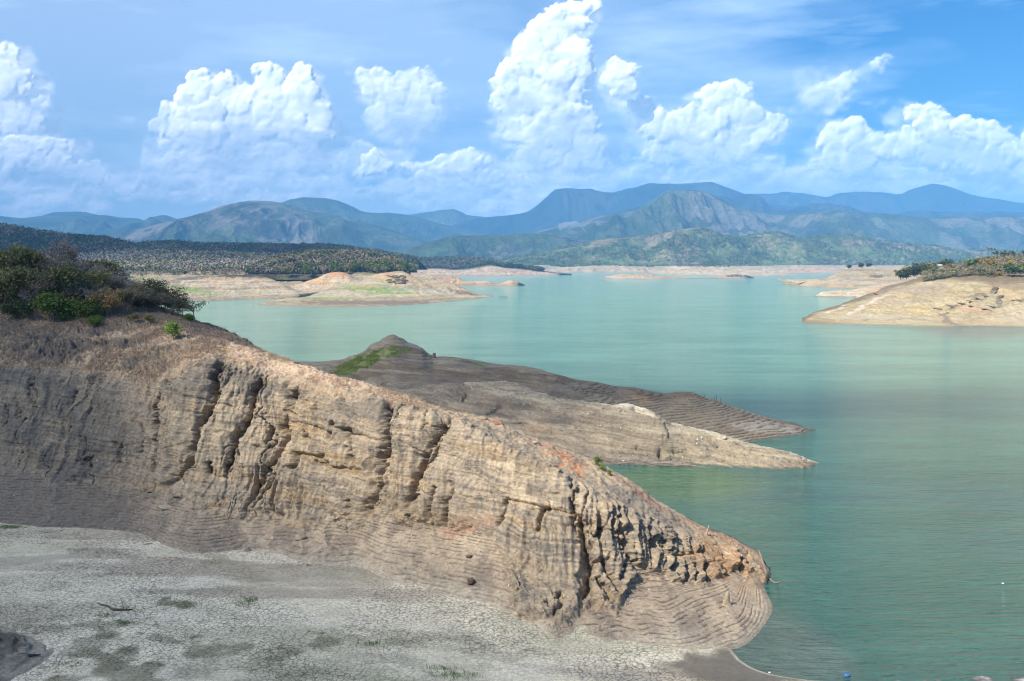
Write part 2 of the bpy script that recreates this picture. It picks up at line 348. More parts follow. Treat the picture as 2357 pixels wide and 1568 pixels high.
def build_ridge():
    net = build_net()
    cm = net[3]                                           # column spacing measured along the cliff
    seg = np.linalg.norm(np.diff((net[1] + net[3] + net[5]) / 3, axis=0), axis=1)
    u = np.r_[0, np.cumsum(seg)]
    xs = [0]; pos = 0.0
    while pos < u[-1]:
        f = np.interp(pos, u, [c[0] for c in RC[:-3]] + [1740, 1765, 1770])
        pos += 0.35 if f < -40 else (0.115 if f < 1690 else 0.07); xs.append(min(pos, u[-1]))
    xs = np.array(xs)
    rows = [hermite(u, net[k], xs) for k in range(len(net))]
    rows = np.array(rows)
    cnt = [6, 150, 95, 100, 60, 50, 14, 12]
    tq = np.concatenate([k + np.arange(c) / c for k, c in enumerate(cnt)] + [[8.0]])
    # chord-based row parameter keeps the slope changes smooth
    G = hermite(np.arange(9.0), rows, tq)
    T = np.repeat(tq[:, None], G.shape[1], 1)
    qx, qy = project(G)
    D = G[..., 1]; mpp = D / FPX
    n0 = normals(G); n0 *= np.sign(n0[..., 2:3] + 1e-6)
    X, Y, Z = G[..., 0], G[..., 1], G[..., 2]
    w1 = fbm(X * .25, Y * .25, Z * .25, 4); w2 = fbm(X * .9 + 5, Y * .9, Z * .9, 4); w3 = fbm(X * 3.1, Y * 3.1 + 9, Z * 3.1, 3)
    # rock / talus boundary traced on the photograph
    bx = [-420,0,100,200,300,400,450,520,600,640,700,760,830,880,950,1010,1090,1140,1165,1190,1215,1290,1335,1370,1420,1445,1470,1520,1560,1600,1640,1700,1740,1800]
    by = [1070,1085,1100,1120,1140,1150,1170,1195,1180,1195,1225,1190,1225,1180,1210,1225,1238,1250,1300,1400,1440,1445,1410,1392,1412,1350,1310,1315,1345,1345,1340,1312,1335,1350]
    bnd = np.interp(qx, bx, by)
    edge = (bnd - qy) * mpp * 1.3 + w2 * 1.0 + w1 * .8
    rock = sstep(-.5, 1.0, edge)                         # 1 on rock, 0 on the talus fan
    lipy = np.interp(qx, [-420,0,150,300,375,440,500,560,630,700,800,890,1000,1090,1185,1285,1395,1495,1580,1665,1765], [835,835,838,860,868,840,824,842,866,882,905,925,955,985,1040,1090,1145,1200,1235,1262,1310])
    lip = sstep(.4, -1.6, (lipy - 11 * sstep(430, 520, qx) - qy) * mpp * 1.2 + w2 * .7)   # 1 below the lip on the cliff face
    front = sstep(5.2, 4.7, T) 
    face = rock * lip * front
    # vertical clefts and pillars between them
    cut = np.zeros_like(X); near = np.full(X.shape, 9.0)
    wob = fbm(X * .8, Y * .8, Z * .8 + 40, 3) * 6 + w3 * 3.2
    for pts, dep, hw in FISS:
        x0 = min(p[0] for p in pts) - 120; x1 = max(p[0] for p in pts) + 120
        cols = np.where((qx.max(0) > x0) & (qx.min(0) < x1))[0]
        if len(cols) == 0: continue
        sl = slice(cols[0], cols[-1] + 1); lft = pts[0][0] < 330; dep = dep * (.5 if lft else 1); hw = hw * (.8 if lft else 1)
        d, al = dist_poly(qx[:, sl] + wob[:, sl], qy[:, sl], pts)
        dm = d * mpp[:, sl]
        taper = sstep(0, .12, al + .03) * sstep(1.04, .88, al) * .8 + .2
        endd = np.where((al <= 0) | (al >= 1), 1, 0)
        prof = 1 / (1 + (dm / (hw * .8)) ** 3)
        cut[:, sl] = np.maximum(cut[:, sl], dep * taper * prof * (T[:, sl] < 5.2))
        near[:, sl] = np.minimum(near[:, sl], dm / max(dep, .5) * 1.5 + (1 - taper) * 2)
    bulge = (1 - np.exp(-near / 1.5)) * np.exp(-near / 9) * 1.15
    led = np.zeros_like(X)
    for pts, dep, hw in LEDGE:
        d, al = dist_poly(qx + wob * .5, qy + wob * .5, pts)
        dm = d * mpp
        led = np.maximum(led, dep / (1 + (dm / hw) ** 2) ** 1.5 * (T < 5.0))
    # bedding: dips to the right as in the photograph
    bed = Z + X * .105 + w1 * .5 + Y * .02
    strata = fbm(bed * 1.9, X * .06, Y * .02, 4, gain=.6)
    strata2 = noise3(bed * 5.5, X * .25 + 3, Y * .1)
    flute = ridged(X * .55 + w1 * .6, Z * .07, 3.3, 3)
    flute2 = ridged(X * 1.7 + w2 * .35, Z * .16 + Y * .05, 8.1, 3)
    spire = blob(qx, qy, 1475, 1235, 175, 75, .25, w1 * .25) + .9 * blob(qx, qy, 645, 1130, 70, 75, 0, w1 * .3) + .6 * blob(qx, qy, 870, 1110, 60, 90, 0, w1 * .2) + .5 * blob(qx, qy, 1005, 1150, 50, 90) + .45 * blob(qx, qy, 1260, 1250, 90, 90)
    spire = np.clip(spire, 0, 1)
    orange = blob(qx, qy, 1668, 1288, 140, 66, .38, w1 * .3)
    rill = ridged((X * .8 + Z * .9 + Y * .25) * 1.5 + w2 * .3, Z * .1, 4.4, 3)
    leftsoft = sstep(260, 480, qx)
    softe = np.where(qx < 1180, sstep(-.3, 3.2, edge), sstep(-.5, 2.0, edge)) * .75 + .25; disp = face * softe * (bulge * (.35 + .65 * leftsoft) + .34 * w1 + .11 * w2 + .06 * w3 + .09 * strata + .03 * strata2 + .62 * (flute - .3) * (.75 + .25 * leftsoft) + .16 * (flute2 - .3))
    sp = ridged(X * 1.5 + w1 * .35 + w2 * .12, Z * .10 + Y * .05, 8.1, 3)
    disp += spire * face * (1.05 * (sp - .35) + .45 * (flute2 - .3))
    disp += orange * face * .65 * (rill - .4)
    # rounded bulge above the talus edge so the rock stands proud
    disp += face * .30 * sstep(0, 1.6, edge) * np.exp(-np.clip(edge, 0, 30) / 4) * sstep(600, 1200, qx)
    disp -= cut * (face * .95 + .05) * np.where(T < 4.9, 1, .3)
    disp -= led * face
    cn = np.abs(noise3(X * .42 + .5 * w1 + .14 * w2, Z * .045 + .2 * w1, 21.0)); cmk = sstep(-.35, .15, noise3(X * .11, Z * .16, 33.0))
    disp -= face * cmk * .85 * np.exp(-(cn / .03) ** 2)
    cn2 = np.abs(noise3(X * 1.15 + .4 * w1 + .12 * w2, Z * .09, 44.0)); disp -= face * .22 * np.exp(-(cn2 / .07) ** 2) * sstep(-.2, .3, noise3(X * .3, Z * .4, 55.0))
    disp += (1 - face) * front * (.10 * w1 + .06 * w2) * (1 - .92 * sstep(1180, 1330, qx))
    disp += (1 - lip) * rock * front * sstep(850, 1000, qx) * (.16 * w2 + .12 * w3)
    outc = fbm(X * .16, Y * .2, Z * .5 + 2, 4)
    disp += blob(qx, qy, 200, 815, 330, 48, .1, w1 * .5) * sstep(-.25, .25, outc) * front * (.55 + .35 * w2 + .2 * w3)
    grassy = (1 - lip) * rock * sstep(1150, 900, qx)
    disp += grassy * (.16 * w2 + .14 * w3)
    disp += (1 - front) * (.3 * w1 + .12 * w2)
    # talus rills running down
    fan = (1 - rock) * front
    hd = n0.copy(); hd[..., 2] *= .35; hd /= np.linalg.norm(hd, axis=-1, keepdims=True)
    dirn = n0 * (1 - face[..., None]) + hd * face[..., None]
    foot_fade = sstep(.0, 1.1, T - .35)
    disp *= foot_fade * (1 - .75 * sstep(1690, 1765, qx))
    disp += fan * foot_fade * .3 * (ridged(X * .16 + w1 * .25, Z * .05, 1.2, 2) - .4) * sstep(1650, 1300, qx)
    G = G + dirn * disp[..., None]
    # wave-cut steps: real steps in height on the talus and tip
    X, Y, Z = G[..., 0], G[..., 1], G[..., 2]
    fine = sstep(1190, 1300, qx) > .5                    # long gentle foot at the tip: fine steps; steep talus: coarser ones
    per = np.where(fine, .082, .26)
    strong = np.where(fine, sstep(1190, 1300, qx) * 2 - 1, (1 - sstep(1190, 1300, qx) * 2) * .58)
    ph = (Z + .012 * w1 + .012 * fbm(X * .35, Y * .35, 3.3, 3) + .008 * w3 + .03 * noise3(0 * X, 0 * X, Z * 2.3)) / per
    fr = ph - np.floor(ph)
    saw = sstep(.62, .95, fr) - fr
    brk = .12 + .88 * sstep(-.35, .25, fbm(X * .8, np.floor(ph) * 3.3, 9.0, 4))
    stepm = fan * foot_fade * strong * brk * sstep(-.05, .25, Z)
    G[..., 2] = Z + saw * per * stepm * 1.1
    G[..., 1] -= (sstep(.5, .62, fr) * sstep(.95, .7, fr)) * (.12 + .10 * (~fine)) * stepm
    rot = np.array([-1.0, 0, 0])
    # ---------------- ground colours, with shade lines painted on the steps
    C = np.zeros(G.shape) + TAN
    n = fbm(X * .12, Y * .12, Z * .3 + 8, 4)
    C = mixc(C, PALE, sstep(-.1, .6, n) * .55)
    gb = sstep(.0, .45, strata + .35 * w2) * face                       # dark conglomerate bands
    C = mixc(C, GREY, gb * (.30 + .45 * sstep(-.2, .4, fbm(X * .09, Y * .1, Z * .12 + 3, 3))))
    C = mixc(C, GREY * .85, face * sstep(.05, .5, w2 + .3 * strata) * (sstep(1.0, .0, (lipy + 150 - qy) / -90) * .0 + .5 * sstep(260, 40, qy - lipy)))
    C = mixc(C, PALE * 1.05, face * sstep(.25, .6, strata2 + strata * .5) * .5)
    C = mixc(C, OCHRE, face * sstep(.35, .7, fbm(bed * .9, X * .08, 2.2, 3)) * .28)
    C = mixc(C, OCHRE * .9, np.clip(led * 1.1, 0, .6) * face)
    for (cx, cy_, rx, ry, rot_, m) in [(355,1120,35,9,.2,.6),(240,1050,60,14,.4,.4),(385,1165,45,10,.2,.6),(700,1210,60,9,.15,.5),(500,1165,40,14,-.5,.4),(620,1245,30,18,0,.4),(90,1070,40,8,.1,.4),(790,1055,60,6,.25,.7),(700,985,60,5,.15,.6)]:
        C = mixc(C, OCHRE, blob(qx, qy, cx, cy_, rx, ry, rot_, w2 * .5) * m * front)
    for (cx, cy_, rx, ry, rot_, m) in [(1150,1070,60,12,.1,.8),(1190,1130,26,50,.6,.6),(1240,1155,60,16,.25,.7),(900,1105,50,14,0,.5),(1040,1230,120,20,.1,.25),(640,1230,40,20,0,.3)]:
        C = mixc(C, PALE * 1.12, blob(qx, qy, cx, cy_, rx, ry, rot_, w2 * .5) * m * front)
    fcol = mixc(np.zeros(G.shape) + np.array([.37, .285, .195]), [.47, .365, .25], sstep(-.3, .4, n))
    fcol = mixc(fcol, UMBER * 1.5, sstep(.05, .5, fbm(X * .3, Y * .3, Z * .8, 4)) * .45)
    fcol = mixc(fcol, [.20, .155, .12], sstep(.0, .45, fbm(X * .9 + w1, Y * .12, 4.0, 4)) * .5)
    fcol = mixc(fcol, [.50, .39, .26], sstep(.1, .5, fbm(X * .7 + w1 + 30, Y * .1, 6.0, 4)) * .5)
    fcol = mixc(fcol, [.52, .44, .32], sstep(1.5, 1.05, T + .25 * w2) * sstep(350, 700, qx) * .6)
    C = C * rock[..., None] + fcol * (1 - rock[..., None])
    C = C * (1 - (stepm * sstep(.40, .55, fr) * sstep(.85, .7, fr) * .62))[..., None]          # undercut shadow painted as dark lines in the step risers
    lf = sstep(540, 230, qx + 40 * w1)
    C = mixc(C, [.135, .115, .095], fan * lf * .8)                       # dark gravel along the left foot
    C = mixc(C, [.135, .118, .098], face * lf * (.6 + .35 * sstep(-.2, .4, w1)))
    # rust patch, orange tip
    C = mixc(C, RUST, blob(qx, qy, 1292, 1048, 95, 21, .60, w2 * .5) * .8 * front)
    C = mixc(C, RUST * 1.1, blob(qx, qy, 1225, 1025, 40, 7, .3, w2 * .6) * .5 * front)
    C = mixc(C, [.36, .22, .115], orange * sstep(-.5, .2, w2 + .6 * w1) * .75)
    C = mixc(C, RUST * .7, blob(qx, qy, 1690, 1243, 120, 14, .42, w2 * .5) * .75 * front)
    C = mixc(C, RUST * .8, blob(qx, qy, 1500, 1155, 90, 7, .62, w2 * .6) * .7)
    C = mixc(C, [.42, .24, .15], blob(qx, qy, 1075, 1215, 70, 22, -.3, w2 * .4) * .55 * front)
    C = mixc(C, GREY * .95, (1 - lip) * rock * front * sstep(900, 1050, qx) * sstep(-.1, .35, fbm(X * .8, Y * .8, Z * .8 + 12, 4)) * .65)
    C = mixc(C, [.44, .29, .17], np.exp(-((T - 4.85) / .18) ** 2) * sstep(560, 640, qx) * sstep(-.3, .3, w1 + w2 * .5) * .55 * front)
    # dark grey conglomerate below the lip, gravelly top on the right
    C = mixc(C, GREY * 1.1, blob(qx, qy, 1480, 1190, 120, 50, .5, w2 * .5) * .5 * front)
    for (cx, cy_, rx, ry, rot_, m) in [(500,865,70,34,.1,.9),(590,885,60,34,.2,.85),(680,905,60,22,.2,.8),(430,900,60,44,.1,.8),(850,945,80,24,.2,.75),(780,960,60,40,.2,.5),(1010,1010,60,24,.3,.35),(190,930,160,60,.1,.55),(1030,960,110,14,.3,.3)]:
        C = mixc(C, GREY * .82, blob(qx, qy, cx, cy_, rx, ry, rot_, w2 * .6) * m * front)
    dg = mixc(np.zeros(G.shape) + DRYG, [.33, .225, .16], sstep(-.2, .5, w2))
    dg = dg * (1 - .38 * sstep(540, 380, qx))[..., None]; dg = mixc(dg, PALE * 1.1, sstep(.2, .6, w3 + w1 * .3) * .5)
    C = C * (1 - grassy[..., None]) + dg * grassy[..., None]
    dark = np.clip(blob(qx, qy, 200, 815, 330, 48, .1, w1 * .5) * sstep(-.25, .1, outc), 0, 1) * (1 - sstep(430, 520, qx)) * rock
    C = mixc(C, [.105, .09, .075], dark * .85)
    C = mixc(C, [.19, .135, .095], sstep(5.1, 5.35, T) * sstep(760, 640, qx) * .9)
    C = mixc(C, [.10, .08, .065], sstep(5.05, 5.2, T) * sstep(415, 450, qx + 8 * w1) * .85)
    C = mixc(C, [.18, .15, .12], sstep(.30, .0, G[..., 2]) * sstep(1600, 1700, qx) * .7)   # wet rim at the waterline
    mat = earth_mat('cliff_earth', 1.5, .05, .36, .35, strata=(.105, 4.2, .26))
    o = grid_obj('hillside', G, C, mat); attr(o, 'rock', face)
    return G, C, grassy * (1 - dark), T, o

RIDGE, RIDGE_C, GRASSY, RIDGE_T, ridge_o = build_ridge()
tag(ridge_o, 'near bare tan cliff spur with deep clefts and stepped foot, running down to the water')

# ------------------------------------------------------------------ mud flat
def tps(P, z):
    P = np.asarray(P, float); n = len(P)
    r = np.linalg.norm(P[:, None] - P[None], axis=-1)
    K = np.where(r > 0, r * r * np.log(r + 1e-9), 0) + np.eye(n) * 3.0
    Q = np.c_[np.ones(n), P]; A = np.block([[K, Q], [Q.T, np.zeros((3, 3))]])
    return P, np.linalg.solve(A, np.r_[z, 0, 0, 0])
def tps_eval(m, x, y):
    P, w = m; s = w[-3] + w[-2] * x + w[-1] * y
    for k in range(len(P)):
        r2 = (x - P[k, 0]) ** 2 + (y - P[k, 1]) ** 2 + 1e-9; s = s + w[k] * .5 * r2 * np.log(r2)
    return s
def build_mud():
    pts, zz = [], []
    def p(px, py, z): q = atZ(px, py, z); pts.append(q[:2]); zz.append(z)
    for c in RC[1:19]: p(c[1][0], c[1][1], float(zf(c[0])))
    for c in RC[2:16]:
        q = atZ(c[1][0], c[1][1], float(zf(c[0]))); pts.append(q[:2] + np.array([0, 9.])); zz.append(float(zf(c[0])) + .1)
    for x, y in [(1692,1496),(1698,1512),(1722,1533),(1760,1548),(1830,1559),(1920,1566)]: p(x, y, 0)
    for x, y in [(1740,1500),(1800,1530),(1900,1548),(1850,1490),(2000,1555)]:
        q = atZ(x, y, 0); pts.append(q[:2]); zz.append(-.5 if y > 1520 or x < 1750 else -.9)
    for x, D, z in [(-300,85,2.2),(100,84,1.9),(500,84,1.5),(900,84,1.1),(1300,84,.7),(1550,84,.35),(200,100,2.0),(700,98,1.5),(1100,90,.9),(1600,85.5,.28),(400,60,1.6),(1000,60,1.0),(1500,60,.6),(-200,60,2.2),(1900,70,.5)]:
        q = wd(x, D, z); pts.append(q[:2]); zz.append(z)
    m = tps(pts, np.array(zz))
    ys = np.r_[np.linspace(55, 78, 40)[:-1], np.linspace(78, 146, 420)]; xs = np.linspace(-100, 36, 800)
    X, Y = np.meshgrid(xs, ys); Z = tps_eval(m, X, Y)
    Z = Z + .03 * fbm(X * .12, Y * .2, 1.0, 3)
    G = np.stack([X, Y, Z], -1); qx, qy = project(G)
    w = fbm(X * .3, Y * .3, 7, 4)
    # shallow run-off channel at the lower left
    d, al = dist_poly(qx + w * 14, qy, [(60,1575),(130,1530),(200,1478),(255,1455),(300,1440)])
    ch = np.exp(-(d / 12) ** 2); Z = Z - .18 * ch; G[..., 2] = Z
    C = np.zeros(G.shape) + np.array([.74, .635, .455])
    n = fbm(X * .06 + .05 * Y, Y * .16, 3.0, 5)
    C = mixc(C, [.53, .47, .315], sstep(-.15, .45, n) * .75)
    C = mixc(C, [.76, .655, .49], sstep(.15, .6, fbm(X * .05 + 9, Y * .13, 6.0, 4)) * .75)
    C = mixc(C, [.37, .29, .21], sstep(.2, .6, fbm(X * .045 + 2, Y * .15, 16.0, 4)) * .6)
    DK = [.26, .225, .14]
    for (cx, cy_, rx, ry, rot, m_) in [(425,1400,60,14,.08,1),(350,1425,60,10,-.2,.7),(270,1437,55,12,-.1,.8),(460,1500,190,22,-.12,.85),(300,1545,150,24,-.2,.85),(480,1540,240,22,.05,.5),(360,1470,30,9,.2,.7),(90,1445,130,14,.25,.6),(1000,1470,170,10,.12,.45),(830,1470,70,9,.1,.35),(1100,1500,140,9,.12,.4),(1010,1530,200,8,.1,.35),(1050,1405,90,8,.1,.3),(60,1340,60,12,.1,.3),(430,1265,60,16,.2,.35),(560,1310,50,14,.2,.3),(820,1560,260,10,.04,.35)]:
        C = mixc(C, DK, blob(qx, qy, cx, cy_, rx * 1.1, ry * 1.1, rot, w * 1.3) * m_ * .9)
    # wet brown apron beside the water
    wet = blob(qx, qy, 1700, 1545, 215, 48, .05, w * .35)
    C = mixc(C, [.135, .105, .062], wet * .93)
    C = mixc(C, [.42, .375, .30], blob(qx, qy, 1430, 1560, 190, 12, .12, w * .6) * .6)
    sh = np.abs(Z + .012 * w)
    C = mixc(C, [.60, .50, .36], np.exp(-((Z - .02 + .012 * w) / .018) ** 2) * sstep(1660, 1700, qx) * .95)   # crust of foam left at the waterline
    C = mixc(C, [.03, .03, .03], np.exp(-((Z + .05) / .03) ** 2) * sstep(1660, 1700, qx) * .6)
    G[..., 2] = Z
    mt, nt, bs = new_mat('cracked_mud')
    at = nt.nodes.new('ShaderNodeAttribute'); at.attribute_name = 'tone'
    wa = nt.nodes.new('ShaderNodeAttribute'); wa.attribute_name = 'wet'
    tc = nt.nodes.new('ShaderNodeTexCoord'); v = tc.outputs['Object']
    wn = nt.nodes.new('ShaderNodeTexNoise'); wn.inputs['Scale'].default_value = 1.1; wn.inputs['Detail'].default_value = 3; nt.links.new(v, wn.inputs['Vector'])
    mx = nt.nodes.new('ShaderNodeVectorMath'); mx.operation = 'MULTIPLY_ADD'; nt.links.new(wn.outputs['Color'], mx.inputs[0]); mx.inputs[1].default_value = (.9, .9, 0); nt.links.new(v, mx.inputs[2])
    vv = mx.outputs[0]
    def crack(sc, w0, w1_):
        vo = nt.nodes.new('ShaderNodeTexVoronoi'); vo.feature = 'DISTANCE_TO_EDGE'; vo.inputs['Scale'].default_value = sc; vo.inputs['Randomness'].default_value = .95
        nt.links.new(vv, vo.inputs['Vector']); return rng_n(nt, vo.outputs['Distance'], w0, w1_, 0, 1)
    k1 = crack(2.1, .015, .12); k2 = crack(5.2, .02, .15)
    patch = rng_n(nt, noise_n(nt, v, .07, 3), .40, .56, 0, 1)
    k1m = mix_n(nt, patch, .72, k1); k = M_(nt, 'MULTIPLY', M_(nt, 'MULTIPLY_ADD', k1, M_(nt, 'MULTIPLY_ADD', patch, .45, .2), M_(nt, 'SUBTRACT', .8, M_(nt, 'MULTIPLY', patch, .45))), rng_n(nt, k2, 0, 1, .82, 1))
    dry = M_(nt, 'SUBTRACT', 1, wa.outputs['Fac'])
    k = M_(nt, 'MAXIMUM', k, M_(nt, 'MULTIPLY', wa.outputs['Fac'], 1.0))
    g = noise_n(nt, v, 2.2, 8, .7); g2 = noise_n(nt, v, .35, 5, .6)
    f = M_(nt, 'MULTIPLY', M_(nt, 'MULTIPLY', rng_n(nt, g, .25, .75, .72, 1.28), rng_n(nt, g2, .3, .7, .85, 1.15)), k)
    c = nt.nodes.new('ShaderNodeVectorMath'); c.operation = 'SCALE'; nt.links.new(at.outputs['Color'], c.inputs[0]); nt.links.new(f, c.inputs['Scale'])
    nt.links.new(c.outputs[0], bs.inputs['Base Color'])
    nt.links.new(rng_n(nt, wa.outputs['Fac'], 0, 1, .95, .42), bs.inputs['Roughness']); bs.inputs['Specular IOR Level'].default_value = .25
    b = bump_n(nt, k, .03, .8); b = bump_n(nt, g, .03, .6, b); nt.links.new(b, bs.inputs['Normal'])
    o = grid_obj('mudflat', G, C, mt, 'pale cracked mud flat at the foot of the near cliff')
    a = o.data.attributes.new('wet', 'FLOAT', 'POINT'); a.data.foreach_set('value', (np.clip(wet, 0, 1) * .95).astype(np.float32).ravel())
    return m
MUD = build_mud()
def mud_z(x, y): return float(tps_eval(MUD, np.array(x), np.array(y)))
# ------------------------------------------------------------------ second spur (two lobes), camera-side bank
def loft(rows, nc, cnt, smooth_rows=True):
    Rw = np.array([resample_row(np.asarray(r, float), nc) for r in rows])
    tq = np.concatenate([k + np.arange(c) / c for k, c in enumerate(cnt)] + [[float(len(cnt))]])
    return hermite(np.arange(float(len(rows))), Rw, tq), np.repeat(tq[:, None], nc, 1)
def rowx(pxs, rows_fn):
    return [rows_fn(k, p) for k, p in enumerate(pxs)]

def steps(G, mask, per, amp, w):
    Z = G[..., 2]; ph = (Z + w) / per; fr = ph - np.floor(ph)
    saw = sstep(.62, .95, fr) - fr
    G[..., 2] = Z + saw * amp * mask; G[..., 1] -= (sstep(.5, .62, fr) * sstep(.95, .7, fr)) * amp * mask
    return fr
spur_mat = earth_mat('spur_earth', 1.0, .06, .22, .3, strata=(.10, 2.4, .35))
def build_spur_front():
    px = [560,800,1000,1150,1250,1330,1404,1458,1522,1536,1600,1659,1726,1807,1860,1887,1902]
    wl = [1066,1066,1066,1066,1066,1067,1069,1071,1074,1074,1076,1077,1078,1081,1082,1081.5,1080]
    cy_ = [880,878,882,880,906,925,929,936,955,970,990,1009,1024,1040,1058,1067,1078]
    cD = [222,218,212,206,200,196,192,190,186,185,181.5,179,176.5,174.5,173.2,172.6,171.8]
    cD = np.array(cD, float)
    r0 = [atZ(a, b, 0) - np.array([0, 2.0, 1.5]) for a, b in zip(px, wl)]
    r1 = [atZ(a, b, .0) for a, b in zip(px, wl)]
    r4 = [atD(a, b, d) for a, b, d in zip(px, cy_, cD)]
    r2 = [p * .72 + q * .28 + np.array([0, 0, .4 * (q[2] - p[2]) * .28]) for p, q in zip(r1, r4)]
    r3 = [p * .3 + q * .7 + np.array([0, 0, .25 * (q[2] - p[2]) * .7]) for p, q in zip(r1, r4)]
    r5 = [q + np.array([0, 6.0, 0]) * min(1, (q[2] + .3) / 3) + np.array([0, .3, -q[2] * .35]) for q in r4]
    r6 = [q * np.array([1, 1, 0]) + np.array([0, 4 + 10.0 * min(1, q[2] / 6), -1.5]) for q in r4]
    r2[-1] = r1[-1] * .5 + r4[-1] * .5; r3[-1] = r4[-1]
    G, T = loft([r0, r1, r2, r3, r4, r5, r6], 900, [4, 60, 80, 60, 20, 12])
    X, Y, Z = G[..., 0], G[..., 1], G[..., 2]; qx, qy = project(G)
    w1 = fbm(X * .12, Y * .12, Z * .2, 4); w2 = fbm(X * .5, Y * .5, Z * .5, 4); w3 = fbm(X * 1.7, Y * 1.7, Z * 1.7, 3)
    n0 = normals(G); n0 *= np.sign(n0[..., 2:3] + 1e-6)
    bed = Z + X * .09 + w1 * .7
    st = fbm(bed * 1.5, X * .03, 2.0, 4, gain=.6)
    fr = sstep(0.9, 1.3, T) * sstep(5, 4.2, T)
    disp = fr * (.45 * w1 + .16 * w2 + .07 * w3 + .42 * st)
    right = sstep(1560, 1720, qx)
    rip = ridged((X * .9 + Z * 1.6) * .6 + w2 * .3, Z * .2, 5, 2)
    disp += right * fr * .45 * (rip - .4) * sstep(3.6, 2.8, T)
    # undercut notch and slab
    def d2(x, y): return (1323.5 + x * .2685, 863 + y * .2685)
    for pts, dep, hw in [([d2(740,640), d2(760,700), d2(900,690), d2(1100,740), d2(1250,780)], 1.6, .5), ([d2(540,620), d2(640,650), d2(740,665)], .9, .35), ([d2(20,460), d2(100,500), d2(150,500)], .5, .2),
                         ([d2(340,590), d2(500,640), d2(600,690), d2(740,720)], .7, .3), ([d2(850,640), d2(960,630)], .8, .4), ([d2(1150,600), d2(1230,590)], .8, .5), ([d2(770,530), d2(920,560)], .4, .2),
                         ([d2(510,300), d2(640,330), d2(750,380)], 1.0, .3), ([d2(1950,720), d2(2060,740)], .6, .2), ([(1150,930), (1128,952)], .8, .3), ([(1075,905), (1068,925)], .8, .25), ([(905,835), (892,855)], .8, .3), ([(800,845),(920,862),(1000,870)], .5, .15), ([(1000,865),(1100,890),(1200,905)], .5, .15)]:
        d, al = dist_poly(qx + w2 * 4, qy + w3 * 2, pts); disp -= dep * 1.0 / (1 + (d * Y / FPX / hw) ** 2) ** 1.5 * fr
    slab = blob(qx, qy, 1462, 944, 52, 9, .22, None) * sstep(3.2, 3.9, T) * sstep(4.6, 4.0, T)
    disp += slab * .9
    G = G + n0 * disp[..., None]
    lowm = sstep(1.9, 1.0, T + .3 * w1) * sstep(1660, 1560, qx)
    f = steps(G, lowm * sstep(.0, .2, G[..., 2]), .22, .2, .03 * w1)
    C = np.zeros(G.shape) + np.array([.27, .215, .15])
    tip = sstep(1280, 1560, qx + w1 * 60)
    C = mixc(C, [.30, .245, .165], tip)
    C = mixc(C, [.15, .12, .09], sstep(-.1, .45, fbm(X * .08, Y * .1, Z * .25, 4)) * (.75 - .35 * tip))
    C = mixc(C, [.36, .31, .22], sstep(.15, .6, st + .2 * w2) * .5)
    C = mixc(C, [.15, .13, .10], sstep(.2, .6, -st + .2 * w2) * .4)
    C = mixc(C, [.34, .19, .11], blob(qx, qy, 1240, 985, 40, 16, .2, w2) * .35)
    C = mixc(C, [.52, .46, .35], slab * .9); C = mixc(C, [.50, .43, .30], sstep(3.7, 4, T) * tip * .6)
    C = mixc(C, [.19, .16, .135], lowm * .85)
    C = mixc(C, [.12, .10, .085], sstep(.3, .05, G[..., 2]) * .7)
    o = grid_obj('hillside', G, C, spur_mat, 'grey and tan rock spur with a pointed tip in the green bay'); attr(o, 'rock', fr)
    return G
SPUR_A = build_spur_front()
